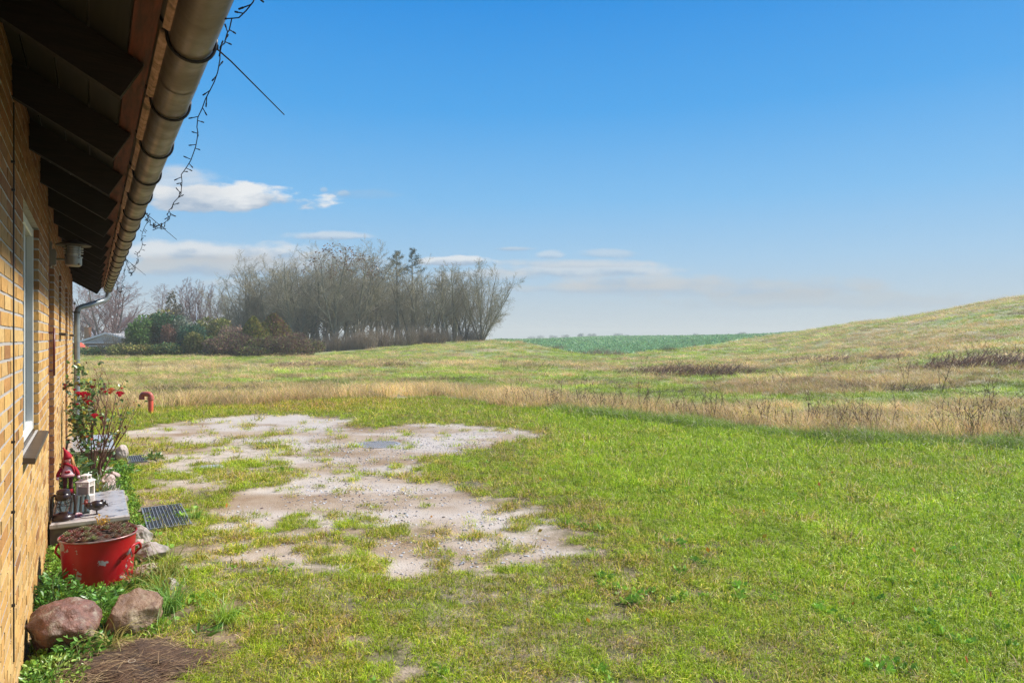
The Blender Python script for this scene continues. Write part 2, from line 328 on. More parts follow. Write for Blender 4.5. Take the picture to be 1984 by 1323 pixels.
# ------------------------------------------------------------ the ground, one sheet
def axis_pts(lo,hi,fine_lo,fine_hi,st,gr):
    a=list(np.arange(fine_lo,fine_hi+1e-6,st)); d=st
    while a[-1]<hi: d*=gr; a.append(min(a[-1]+d,hi))
    d=st; b=[fine_lo]
    while b[-1]>lo: d*=gr; b.append(max(b[-1]-d,lo))
    return np.array(b[:0:-1]+a)
def make_ground():
    xs=axis_pts(-1600,1600,-6.5,5,.06,1.035); ys=axis_pts(-60,1600,2.2,15,.06,1.03)
    X,Y=np.meshgrid(xs,ys); nx,ny=len(xs),len(ys); x=X.ravel(); y=Y.ravel()
    B=bare(x,y); e=edge_d(x,y); cl=clump(x,y); z=hz(x,y)
    z=z-.02*sstep(.4,.9,B)*sstep(.5,-.2,e)+sstep(30,12,y)*sstep(.7,.1,B)*(cl-.5)*.02
    brn=brown_mask(x,y); mead=sstep(-.15,.25,e); u=x/np.maximum(y,1); crop=sstep(-.6,.6,y-crop_edge(u))*(y>20)
    idx=np.arange(nx*ny).reshape(ny,nx); Q=np.stack([idx[:-1,:-1],idx[:-1,1:],idx[1:,1:],idx[1:,:-1]],-1).reshape(-1,4)
    me=np_mesh('ground',np.stack([x,y,z],1),Q,attrs={'bare':B,'mead':mead,'crop':crop,'tan':tan_mask(x,y),'brn':brn,'wet':fbm(x*.8,y*1.6,71,3)},smooth=True)
    m=bpy.data.materials.new('ground soil and turf'); m.use_nodes=True; nt=m.node_tree; N=nt.nodes; L=nt.links; b=N['Principled BSDF']
    at={k:N.new('ShaderNodeAttribute') for k in ('bare','mead','crop','tan','wet','brn')}
    for k,v in at.items(): v.attribute_name=k
    tc=N.new('ShaderNodeTexCoord')
    def noise(sc,de=6,r=.65):
        n=N.new('ShaderNodeTexNoise'); n.inputs['Scale'].default_value=sc; n.inputs['Detail'].default_value=de; n.inputs['Roughness'].default_value=r; L.new(tc.outputs['Object'],n.inputs[0]); return n.outputs[0]
    def mr(f,a,b_,c=0,d_=1):
        o=N.new('ShaderNodeMapRange'); L.new(f,o.inputs[0])
        for i,v in enumerate((a,b_,c,d_)): o.inputs[i+1].default_value=v
        return o.outputs[0]
    def mx(f,a,b_):
        o=N.new('ShaderNodeMix'); o.data_type='RGBA'
        for i,v in ((0,f),(6,a),(7,b_)):
            if isinstance(v,tuple): o.inputs[i].default_value=(*v,1)
            elif isinstance(v,(int,float)): o.inputs[i].default_value=v
            else: L.new(v,o.inputs[i])
        return o.outputs[2]
    def mt(op,a,b_):
        o=N.new('ShaderNodeMath'); o.operation=op
        for i,v in enumerate((a,b_)):
            if isinstance(v,(int,float)): o.inputs[i].default_value=v
            else: L.new(v,o.inputs[i])
        return o.outputs[0]
    n_f=noise(60); n_m=noise(6); n_l=noise(.9)
    vo=N.new('ShaderNodeTexVoronoi'); vo.inputs['Scale'].default_value=70; L.new(tc.outputs['Object'],vo.inputs[0])
    soil=mx(mr(n_m,.3,.7),(.11,.075,.04),(.25,.18,.10))
    moss=mx(mr(n_f,.35,.65),(.05,.06,.015),(.13,.12,.035))
    turf=mx(mr(n_m,.4,.62),moss,soil)
    grav=mx(mr(n_m,.32,.68),(.34,.25,.165),(.43,.34,.25))
    grav=mx(mr(n_l,.42,.62),grav,(.27,.18,.10)); grav=mx(mr(at['wet'].outputs['Fac'],.45,.66),grav,(.54,.45,.355))
    grav=mx(mr(vo.outputs['Distance'],.25,.02,0,.45),grav,(.17,.15,.13))
    bm=mt('ADD',at['bare'].outputs['Fac'],mt('MULTIPLY',mt('SUBTRACT',n_m,.5),.9))
    col=mx(mr(bm,.30,.80),turf,grav)
    md=mx(mr(n_m,.35,.65),(.15,.22,.06),(.28,.29,.11))
    td=mx(mr(n_m,.35,.65),(.42,.33,.20),(.30,.25,.13))
    md=mx(at['tan'].outputs['Fac'],md,td)
    md=mx(at['brn'].outputs['Fac'],md,(.22,.155,.10))
    col=mx(at['mead'].outputs['Fac'],col,md)
    col=mx(at['crop'].outputs['Fac'],col,mx(mr(n_m,.3,.7),(.22,.36,.16),(.26,.36,.18)))
    L.new(col,b.inputs['Base Color'])
    ro=mr(at['wet'].outputs['Fac'],.42,.62,.8,.42); b.inputs['Specular IOR Level'].default_value=.35
    ro2=mx(mr(bm,.55,.85),(.85,.85,.85),ro); L.new(ro2,b.inputs['Roughness'])
    bp=N.new('ShaderNodeBump'); bp.inputs['Strength'].default_value=.8; bp.inputs['Distance'].default_value=.012
    L.new(mt('ADD',mt('MULTIPLY',n_f,.6),mt('ADD',n_m,mt('MULTIPLY',vo.outputs['Distance'],-.3))),bp.inputs['Height']); L.new(bp.outputs[0],b.inputs['Normal'])
    tag(link('ground',me,m),kind='structure')
make_ground()
# ------------------------------------------------------------ scatter (only for what nobody could count)
def scatter(name,label,cat,pts,yaw,tilt,scale,tint,sources,pick=None):
    src=bpy.data.collections.new(name+' sources')
    for o in sources: src.objects.link(o)
    n=len(pts); rot=np.stack([tilt[:,0],tilt[:,1],yaw],1)
    sc=scale if scale.ndim==2 else np.stack([scale]*3,1)
    me=np_mesh(name,pts,attrs={'rot':rot,'scl':sc,'tint':tint})
    ia=me.attributes.new('pick','INT','POINT'); ia.data.foreach_set('value',(rng.integers(0,len(sources),n) if pick is None else pick).astype(np.int32))
    for i,o in enumerate(sources): o.name=name+'_%02d'%i
    o=link(name,me,None); tag(o,label,cat,kind='stuff')
    g=bpy.data.node_groups.new(name,'GeometryNodeTree'); g.interface.new_socket('Geometry',in_out='INPUT',socket_type='NodeSocketGeometry'); g.interface.new_socket('Geometry',in_out='OUTPUT',socket_type='NodeSocketGeometry')
    N=g.nodes;L=g.links; gi=N.new('NodeGroupInput'); go=N.new('NodeGroupOutput'); ip=N.new('GeometryNodeInstanceOnPoints'); ci=N.new('GeometryNodeCollectionInfo')
    ci.inputs['Collection'].default_value=src; ci.inputs['Separate Children'].default_value=True; ci.inputs['Reset Children'].default_value=True
    def na(nm,t):
        a=N.new('GeometryNodeInputNamedAttribute'); a.data_type=t; a.inputs['Name'].default_value=nm; return a.outputs[0]
    L.new(gi.outputs[0],ip.inputs['Points']); L.new(ci.outputs[0],ip.inputs['Instance']); ip.inputs['Pick Instance'].default_value=True
    L.new(na('pick','INT'),ip.inputs['Instance Index']); L.new(na('rot','FLOAT_VECTOR'),ip.inputs['Rotation']); L.new(na('scl','FLOAT_VECTOR'),ip.inputs['Scale'])
    L.new(ip.outputs[0],go.inputs[0]); md=o.modifiers.new('scatter','NODES'); md.node_group=g
    return o
def blades(name,n,rad,hmin,hmax,width,lean,cols,m,seed,segs=3,droop=.6,headfrac=0):
    r=np.random.default_rng(seed); ang=r.uniform(0,2*np.pi,n); rr=rad*np.sqrt(r.uniform(0,1,n)); hgt=r.uniform(hmin,hmax,n)
    la=ang+r.normal(0,.9,n); ln=np.abs(r.normal(lean,lean*.5,n)); 
    base=np.stack([rr*np.cos(ang),rr*np.sin(ang),np.zeros(n)-.005],1)
    hd=np.stack([np.cos(la),np.sin(la),np.zeros(n)],1); wa=r.uniform(0,np.pi,n); wd=np.stack([np.cos(wa),np.sin(wa),np.zeros(n)],1)
    V=[];C_=[]; ts=np.linspace(0,1,segs+1)
    ci=r.choice(len(cols),n,p=[c[1] for c in cols]); cc=np.array([c[0] for c in cols])[ci]*r.uniform(.8,1.2,(n,1))
    w=width*r.uniform(.7,1.3,n)
    for t in ts:
        th=ln*t+droop*ln*t*t; out=hgt*(np.sin(th)*t); up=hgt*t*np.cos(np.minimum(th,1.7))
        p=base+hd*out[:,None]+np.array([0,0,1])*up[:,None]; ww=(w*(1-t**1.6)*.5+.0003)[:,None]
        V+= [p-wd*ww,p+wd*ww]; C_+=[cc,cc]
    V=np.stack(V,1).reshape(-1,3); C_=np.stack(C_,1).reshape(-1,3); k=2*(segs+1); b0=(np.arange(n)*k)[:,None]
    Q=np.concatenate([b0+np.array([2*i,2*i+1,2*i+3,2*i+2]) for i in range(segs)])
    me=np_mesh(name,V,Q,attrs={'bc':C_},smooth=True); me.materials.append(m); return bpy.data.objects.new(name,me)
M_grass=mat('grass blade',(1,1,1),rough=.45,spec=.25,attr='bc',inst='tint',trans=.3)
G1,G2,YL,ST,DK,BR=(.29,.41,.022),(.42,.53,.04),(.60,.56,.10),(.68,.56,.33),(.10,.18,.02),(.26,.17,.09)
lawn_src=[blades('grass_tuft',15,.05,.03,.095,.0046,.85,[(G1,.46),(G2,.36),(YL,.07),(ST,.04),(DK,.07)],M_grass,100+i) for i in range(4)]
lawn_flat=[blades('grass_tuft',14,.065,.03,.10,.0043,1.25,[(G1,.24),(G2,.18),(YL,.20),(ST,.18),(BR,.08),(DK,.12)],M_grass,140+i) for i in range(4)]
def lawn():
    P=[];SC=[];TI=[];PK=[]
    bands=[(2.3,4.2,2100,1.0),(4.2,6.5,1300,1.12),(6.5,9.5,720,1.35),(9.5,13.5,380,1.7),(13.5,19.6,200,2.2)]
    for t0,t1,dn,sc in bands:
        x0,x1=-.80*t1-1.3,.80*t1+1.6; n=int((x1-x0)*(t1-t0)*dn); x=rng.uniform(x0,x1,n); y=rng.uniform(t0,t1,n)
        k=(np.abs(x)<.78*y+1.4)&(edge_d(x,y)<.15)
        a=A0+x*c_+y*s_; k&=a>.02 
        x=x[k];y=y[k];a=a[k]; b=-x*s_+y*c_; B=bare(x,y); cl=clump(x,y)+rng.normal(0,.07,len(x))
        keep=(cl>B*1.0-.05)&(rng.random(len(x))>B*.15); keep&=~((a<.58)&(b>6.4)&(b<7.55))&~((a<.58)&(b>10.4)&(b<12))
        keep&=~((a>.69)&(a<1.05)&(b>6.63)&(b<7.5)&(rng.random(len(x))>.13))&~((a>.7)&(a<.93)&(b>10.35)&(b<10.9))
        keep&=~(((x+1.9)**2/.42**2+(y-3.45)**2/.35**2<1.1*fbm(x*5,y*5,8,3)+.02)&(rng.random(len(x))>.05))   # bare earth by the boulders
        bed=(a<.6)&(b<10.5); keep&=~(bed&(rng.random(len(x))>.35))
        mx,my=Gp(733,860); keep&=~((x-mx)**2+(y-my)**2<.36**2)
        x=x[keep];y=y[keep];B=B[keep]
        lush=sstep(.25,.0,B)*sstep(-.3,1.5,x+ (y-9)*.05)
        n1=fbm(x*.6,y*.6,61,3); n2=fbm(x*2.2,y*2.2,67,3)
        s=sc*rng.uniform(.7,1.2,len(x))*(.62+.25*lush+.42*(n2-.4)+.1)
        n4=fbm(x*6,y*6,69,2); dry=np.clip(.45*(1-lush)+(n1-.5)*.7+(n2-.5)*.9+(n4-.5)*1.6,0,1)[:,None]
        yg=sstep(14,16,y)*sstep(-1,-4,x)
        ti=(1-dry)*np.array([1.27,1.26,1.05])+dry*np.array([1.08,.86,1.0]); ti=ti*(1+(n2-.5)*.5)[:,None]*rng.uniform(.62,1.3,(len(x),1)); ti[:,0]*=1+.2*yg
        P.append(np.stack([x,y,hz(x,y)-.004],1)); SC.append(s); TI.append(ti); PK.append(np.where(rng.random(len(x))<.12+.8*dry[:,0],rng.integers(4,8,len(x)),rng.integers(0,4,len(x))))
    P=np.concatenate(P);SC=np.concatenate(SC);TI=np.concatenate(TI); n=len(P)
    sc3=np.stack([SC,SC,SC*rng.uniform(.7,1.2,n)],1)
    scatter('lawn_grass','short bright green lawn grass thinning out over the gravel','grass',P,rng.uniform(0,6.28,n),rng.normal(0,.18,(n,2)),sc3,TI,lawn_src+lawn_flat,np.concatenate(PK))
lawn()
meadow_src=[blades('meadow_tuft',42,.16,.18,.52,.006,.38,[(ST,.55),((.62,.47,.25),.2),(YL,.1),(BR,.05),(G1,.1)],M_grass,200+i,segs=4) for i in range(3)]
green_src=[blades('meadow_tuft',48,.16,.10,.26,.008,.75,[(G1,.4),(G2,.3),(YL,.15),(ST,.15)],M_grass,220+i,segs=3) for i in range(3)]
def meadow():
    bands=[(5,16,34,1.0),(16,24,18,1.15),(24,36,9,1.5),(36,56,4.2,2.0),(56,85,2.2,2.6),(85,125,.9,3.4)]
    A=[[],[],[],[]];Bq=[[],[],[],[]]
    for t0,t1,dn,sc in bands:
        x0,x1=-.80*t1-1,.80*t1+2; n=int((x1-x0)*(t1-t0)*dn); x=rng.uniform(x0,x1,n); y=rng.uniform(t0,t1,n)
        e=edge_d(x,y); u=x/y; k=(np.abs(x)<.79*y+1.5)&(e>0)&(y<crop_edge(u)-.8)
        # keep off the wood floor and the gardens at the left
        k&=~((u<-.27)&(y>72))&~((u<-.03)&(u>=-.27)&(y>75+ (u+.27)*85))
        x=x[k];y=y[k];e=e[k]; T=tan_mask(x,y); istan=rng.random(len(x))<T
        first=sstep(4.5,.5,e)
        hs=np.where(istan,.50+.38*first*np.where(x>1,.75,1),.58)*rng.uniform(.7,1.25,len(x))
        zz=hz(x,y)-.01; p=np.stack([x,y,zz],1); n1=fbm(x*.3,y*.6,81,3)
        dist=(1+(.12*sstep(30,80,y)))[:,None] if False else 1
        n3=fbm(x*1.1,y*.8,83,3); bm=brown_mask(x,y)[:,None]
        ti=np.where(istan[:,None],np.array([1.02,.90,.80]),np.array([.93,.97,.78]))*(1+(n1-.5)*.9+(n3-.5)*1.1)[:,None]*rng.uniform(.7,1.3,(len(x),1))
        ti=ti*(1-bm)+ti*bm*np.array([.72,.55,.50]); hs=hs*(.7+.6*n3)
        w=sc*rng.uniform(.8,1.2,len(x)); hgt=hs*np.where(y>20,1+.12*(sc-1),1.0)
        s3=np.stack([w,w,hgt],1)
        for dst,msk in ((A,istan),(Bq,~istan)):
            dst[0].append(p[msk]);dst[1].append(s3[msk]);dst[2].append(ti[msk])
    for nm,lab,q,src in (('dry_meadow_grass','tall dry straw coloured grass of the meadow beyond the lawn',A,meadow_src),('green_meadow_grass','green tussocky grass between the dry stalks of the meadow',Bq,green_src)):
        P=np.concatenate(q[0]);S3=np.concatenate(q[1]);T=np.concatenate(q[2]);n=len(P)
        scatter(nm,lab,'grass',P,rng.uniform(0,6.28,n),rng.normal(0,.12,(n,2)),S3,T,src)
meadow()
edge_src=[blades('long_tuft',70,.14,.25,.5,.007,1.25,[(G1,.5),(G2,.25),(DK,.15),(ST,.10)],M_grass,240+i,segs=5,droop=.5) for i in range(3)]
def edge_grass():
    x=np.concatenate([rng.uniform(.6,10.5,2400),rng.uniform(-9,1,260)]); e=np.concatenate([rng.normal(.0,.24,2400),rng.normal(.0,.14,260)])
    y=np.interp(x,_ex,_ey)+(fbm(x*1.3,x*0+3,5,3)-.5)*.8+e; n=len(x)
    dens=fbm(x*.9,y*.4,93,3); s=rng.uniform(.5,1.05,n)*(.42+.75*dens)*np.where(x<1,.5,1)
    ti=np.array([.88,.93,1.1])*rng.uniform(.7,1.25,(n,1))
    scatter('edge_grass','long lush grass flopped along the edge of the lawn','grass',np.stack([x,y,hz(x,y)-.01],1),rng.uniform(0,6.28,n),rng.normal(0,.25,(n,2)),np.stack([s,s,s*.8],1),ti,edge_src)
edge_grass()
M_leaf=mat('leaf',(1,1,1),rough=.5,spec=.25,attr='bc',inst='tint',trans=.2)
def leafball(name,n,rad,size,cols,m,seed,zs=.7,up=.4,shell=.55):
    r=np.random.default_rng(seed); d=r.normal(0,1,(n,3)); d/=np.linalg.norm(d,axis=1)[:,None]; d[:,2]=np.abs(d[:,2])
    p=d*rad*(shell+(1-shell)*r.random((n,1)))**1.0; p[:,2]*=zs
    a=r.normal(0,1,(n,3))+d*.6+np.array([0,0,up]); a/=np.linalg.norm(a,axis=1)[:,None]
    q=np.cross(a,r.normal(0,1,(n,3))); q/=np.linalg.norm(q,axis=1)[:,None]; L_=size*r.uniform(.6,1.3,(n,1)); w=L_*.32
    V=np.stack([p,p+a*L_*.5+q*w,p+a*L_,p+a*L_*.5-q*w],1).reshape(-1,3); Q=np.arange(4*n).reshape(-1,4)
    cc=np.array([c[0] for c in cols])[r.choice(len(cols),n,p=[c[1] for c in cols])]*r.uniform(.75,1.25,(n,1))
    me=np_mesh(name,V,Q,attrs={'bc':np.repeat(cc,4,0)}); me.materials.append(m); return bpy.data.objects.new(name,me)
def lawn_weeds():
    src=[leafball('lawn_weed',16,.05,.036,[((.16,.30,.04),.6),((.26,.38,.07),.3),((.10,.2,.03),.1)],M_leaf,430+i,zs=.35,up=.9,shell=.2) for i in range(3)]
    n=700; y=rng.uniform(3.2,9,n); x=rng.uniform(-.8,.8,n)*y; k=(edge_d(x,y)<-.3)&(A0+x*c_+y*s_>.7)&(fbm(x*.9,y*.9,91,3)>.5)&(bare(x,y)<.5); x=x[k];y=y[k];n=len(x)
    scatter('lawn_weeds','small broad leaved weeds scattered through the lawn','weeds',np.stack([x,y,hz(x,y)+.008],1),rng.uniform(0,6.28,n),rng.normal(0,.15,(n,2)),rng.uniform(.5,1.3,n),np.ones((n,3))*rng.uniform(1.2,2.0,(n,1)),src)
    src=[leafball('fallen_leaf',1,.01,.055,[((.55,.28,.06),1.)],M_leaf,440+i,zs=.1,up=2.5,shell=.1) for i in range(3)]
    n=55; y=rng.uniform(2.6,9,n); x=rng.uniform(-.8,.8,n)*y; k=(A0+x*c_+y*s_>.7); x=x[k];y=y[k];n=len(x)
    scatter('fallen_leaves','scattered dry orange brown leaves lying in the lawn','leaves',np.stack([x,y,hz(x,y)+.035],1),rng.uniform(0,6.28,n),rng.normal(0,.4,(n,2)),rng.uniform(.4,1.1,n),rng.uniform(.5,1.2,(n,3))*np.array([1,.9,.9]),src)
lawn_weeds()
# gravel chips lying on the bare earth
M_chip=mat('gravel chip',(1,1,1),rough=.55,attr='bc',inst='tint')
def chips():
    src=[]
    for i in range(4):
        import bmesh
        b=bmesh.new(); bmesh.ops.create_icosphere(b,subdivisions=1,radius=.5)
        r=np.random.default_rng(i)
        for v in b.verts: v.co=v.co*float(r.uniform(.7,1.15)); v.co.z*=.55
        me=bpy.data.meshes.new('chip'); b.to_mesh(me); b.free(); a=me.attributes.new('bc','FLOAT_VECTOR','POINT'); a.data.foreach_set('vector',np.ones(3*len(me.vertices),np.float32)); me.materials.append(M_chip); src.append(bpy.data.objects.new('chip',me))
    n=60000; x=rng.uniform(-5.5,1.6,n); y=rng.uniform(3.4,13,n)**1.0; B=bare(x,y); k=(rng.random(n)<B*1.0*(fbm(x*1.5,y*1.5,97,3)*2-.45)*np.clip(1.5-y/11,.25,1))&(A0+x*c_+y*s_>.6)
    x=x[k];y=y[k];n=len(x); s=.008+.028*rng.random(n)**3.5
    ti=np.array([[.52,.47,.43]])*rng.uniform(.15,1.7,(n,1))*np.array([1,1,1])+rng.normal(0,.02,(n,3))
    scatter('gravel','small grey and white stone chips pressed into the bare earth','gravel',np.stack([x,y,hz(x,y)-.018],1),rng.uniform(0,6.28,n),rng.normal(0,.2,(n,2)),s,np.clip(ti,.03,.52),src)
chips()
# leafy crop
def crop():
    src=[leafball('crop_plant',40,.30,.17,[((.30,.46,.21),.5),((.40,.56,.30),.32),((.52,.66,.47),.18)],M_leaf,300+i,zs=.9,up=.5,shell=.1) for i in range(3)]
    P=[];SS=[]
    for t0,t1,dn,sc in ((60,90,2.6,1.0),(90,140,1.2,1.45),(140,260,.35,2.3)):
        x0,x1=-.06*t1,.62*t1; n=int((x1-x0)*(t1-t0)*dn); x=rng.uniform(x0,x1,n); y=rng.uniform(t0,t1,n); u=x/y; k=(y>crop_edge(u))&(u>-.05)&(u<.6)
        x=x[k];y=y[k]; P.append(np.stack([x,y,hz(x,y)],1)); SS.append(sc*rng.uniform(.7,1.2,len(x)))
    P=np.concatenate(P);s=np.concatenate(SS);n=len(P)
    scatter('crop_leaves','rows of blue green leafy crop filling the far field','crop',P,rng.uniform(0,6.28,n),rng.normal(0,.1,(n,2)),np.stack([s,s,.8+.25*s],1),np.ones((n,3))*rng.uniform(.8,1.3,(n,1)),src)
crop()
# ------------------------------------------------------------ the brick house
O0=Wp(0,0,0)
def M_vc(name,rough=.8,bump=.002,bscale=90,spec=.3,mottle=.25):
    m=mat(name,(1,1,1),(1-mottle,1-mottle,1-mottle),rough=rough,scale=35,bump=bump,bscale=bscale,spec=spec,attr='bc'); return m
M_brick=M_vc('yellow brick',mottle=.28); M_mortar=mat('grey mortar',(.42,.39,.36),(.32,.295,.27),rough=.9,scale=40,bump=.003)
M_brickmor=mat('brick gable',(.52,.33,.13),(.40,.22,.08),rough=.85,scale=6,bump=.003)
OPEN=[(4.22,5.40,1.06,2.36),(6.62,7.54,.2,2.36),(8.62,9.22,1.72,2.36),(10.62,11.6,.2,2.36),(12.5,13.1,1.72,2.36)]
B0,B1=-1.2,14.6
house=thing('brick_house','long yellow brick house with deep dark eaves filling the left edge','house',O0,TH)
def brick_wall():
    r=np.random.default_rng(4); V=[];Cc=[]
    CH=.0667; h=.0525; boxes=[]
    nrow=int(2.95/CH)+1
    def row_intervals(z):
        cut=[(o[0],o[1]) for o in OPEN if z+h>o[2]+.001 and z<o[3]-.001]
        cut.sort(); iv=[];s=B0
        for a,b in cut: iv.append((s,a)); s=b
        iv.append((s,B1)); return iv
    for k in range(nrow):
        z=k*CH+.006-.04
        pat=[.228,.228,.108]; 
        for (a,b) in row_intervals(z):
            p=a; j=int(r.integers(0,3)) ; first=True
            if k%2 and a==B0: p=a-.12
            while p<b-.01:
                L_=pat[(j)%3]; j+=1
                if first: L_=.108 if k%2 else .228; first=False
                q=min(p+L_,b)
                if b-q<.05: q=b
                if q-max(p,a)>.02: boxes.append((max(p,a),q,z,z+h))
                p=q+.012
    n=len(boxes); bx=np.array(boxes); out=np.abs(r.normal(0,.0006,n))
    # eight corners of each brick, face slightly out of true
    y0,y1,z0,z1=bx.T; jz=r.normal(0,.0008,(n,4)); dep=-.108
    cor=[]
    for x,yy,zz in ((dep,y0,z0),(out,y0,z0),(out,y1,z0),(dep,y1,z0),(dep,y0,z1),(out,y0,z1),(out,y1,z1),(dep,y1,z1)):
        cor.append(np.stack([np.broadcast_to(x,(n,)),yy,zz],1))
    V=np.stack(cor,1)+r.normal(0,.0009,(n,8,3)); V=V.reshape(-1,3)
    b0=(np.arange(n)*8)[:,None]
    Q=np.concatenate([b0+np.array(q) for q in ((0,3,2,1),(4,5,6,7),(0,1,5,4),(1,2,6,5),(2,3,7,6))])
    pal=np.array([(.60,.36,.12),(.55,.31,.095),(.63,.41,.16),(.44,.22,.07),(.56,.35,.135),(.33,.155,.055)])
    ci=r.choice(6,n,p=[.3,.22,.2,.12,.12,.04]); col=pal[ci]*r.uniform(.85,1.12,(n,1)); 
    red=np.clip((z0-1.75)/.5,0,1)[:,None]*.8; col=col*(1-red)+np.array([.22,.075,.03])*r.uniform(.7,1.2,(n,1))*red   # upper bricks: redder tone plus the shade of the eaves put into their colour
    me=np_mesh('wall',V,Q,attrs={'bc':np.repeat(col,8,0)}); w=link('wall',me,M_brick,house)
    m=MB()   # mortar bed behind the brick faces, cut round the openings
    ys=sorted({B0+.006,B1-.006,*[o[0]-.006 for o in OPEN],*[o[1]+.006 for o in OPEN]})
    for a,b in zip(ys[:-1],ys[1:]):
        o=[q for q in OPEN if a>=q[0]-.01 and b<=q[1]+.01]
        if o:
            q=o[0]
            if q[2]>.25: m.box(-.112,-.0026,a,b,-.05,q[2]-.006)
            m.box(-.112,-.0026,a,b,q[3]+.006,2.95)
        else: m.box(-.112,-.0026,a,b,-.05,2.95)
    m.build('mortar',M_mortar,w)
    # rest of the shell
    g=MB(); g.prism([(-.112,-.05),(-.112,2.72),(-4.2,5.05),(-8.4,2.72),(-8.4,-.05)],B1-.12,B1-.004); g.prism([(-.112,-.05),(-.112,2.72),(-4.2,5.05),(-8.4,2.72),(-8.4,-.05)],B0+.004,B0+.12)
    g.box(-8.4,-8.28,B0+.12,B1-.12,-.05,2.72); g.build('gable_wall',M_brickmor,house)
    g=MB(); g.box(-.6,-.5,B0+.2,B1-.2,0,2.6); g.build('inner_wall',mat('dim room',(.05,.05,.05),rough=.9),house)
brick_wall()
M_white=mat('white painted frame',(.74,.74,.70),(.62,.62,.58),rough=.35,scale=5)
M_slate=mat('dark slate sill',(.045,.035,.028),(.08,.06,.045),rough=.28,scale=14,bump=.001,spec=.6)
M_glass=mat('window glass',(.02,.035,.04),rough=.04,spec=.9)
def window(o,kind):
    b0,b1,z0,z1=o; f=.06; w=MB(); x0,x1=-.085,-.028
    w.box(x0,x1,b0+.002,b0+f,z0,z1-.003,.006); w.box(x0,x1,b1-f,b1-.002,z0,z1-.003,.006); w.box(x0,x1-.002,b0+f,b1-f,z1-f,z1-.005,.006); w.box(x0,x1-.002,b0+f,b1-f,z0,z0+f,.006)
    if kind=='big': w.box(x0,x1-.006,(b0+b1)/2-.03,(b0+b1)/2+.03,z0+f,z1-f,.005)
    fr=w.build('window',M_white if kind=='big' else mat('stained frame',(.16,.07,.04),rough=.5),house)
    g=MB(); g.box(-.066,-.060,b0+f-.004,b1-f+.004,z0+f-.004,z1-f+.004); g.build('glass',M_glass,fr)
    s=MB(); T=Matrix.Translation((-.03,0,z0-.002))@Matrix.Rotation(R(8),4,'Y'); s.box(-.05,.085 if kind=='big' else .095,b0-.01 if kind!='big' else b0-.02,b1+.004,-.034,-.002,.003,M=T); s.build('sill',M_slate,fr)
window(OPEN[0],'big'); window(OPEN[2],'small'); window(OPEN[4],'small')
def door(o):
    b0,b1,z0,z1=o; w=MB(); w.box(-.10,-.05,b0+.05,b1-.05,z0+.03,z1-.05,.004); 
    for i in range(4): w.box(-.051,-.044,b0+.14,b1-.14,z0+.18+i*.5,z0+.18+i*.5+.38,.004)
    d=w.build('door',mat('brown red door paint',(.24,.045,.03),(.17,.03,.02),rough=.4,scale=4),house)
    f=MB(); f.box(-.105,-.035,b0+.002,b0+.05,z0,z1-.003,.004); f.box(-.105,-.035,b1-.05,b1-.002,z0,z1-.003,.004); f.box(-.105,-.036,b0+.05,b1-.05,z1-.05,z1-.005,.004); f.build('door_frame',M_white if 0 else mat('door frame paint',(.22,.07,.045),rough=.45),d)
    s=MB(); s.box(-.11,-.002,b0,b1,z0-.22,z0-.002); s.build('threshold',M_slate,d)
    if b0>9: return
    h=MB(); bh=b1-.30; h.tube([(.012,bh,1.32),(.012,bh,1.74)],.008,8); 
    for z in (1.36,1.70): h.tube([(-.05,bh,z),(.012,bh,z)],.008,6)
    h.build('handle',mat('dark red handle',(.13,.03,.025),rough=.35),d,True)
door(OPEN[1]); door(OPEN[3])
# thin black cable down the wall
m=MB(); pts=[(.009,3.615+.006*math.sin(i*.7),2.66-i*.12) for i in range(21)]; m.tube(pts,.0035,6)
for z in (2.4,2.28,1.2,.9,.5): m.box(0,.014,3.607,3.623,z,z+.01)
tag(m.build('cable',mat('black cable',(.02,.018,.016),rough=.5),None),'thin black cable clipped down the yellow brick wall','cable'); bpy.data.objects['cable'].location=O0; bpy.data.objects['cable'].rotation_euler=(0,0,TH)
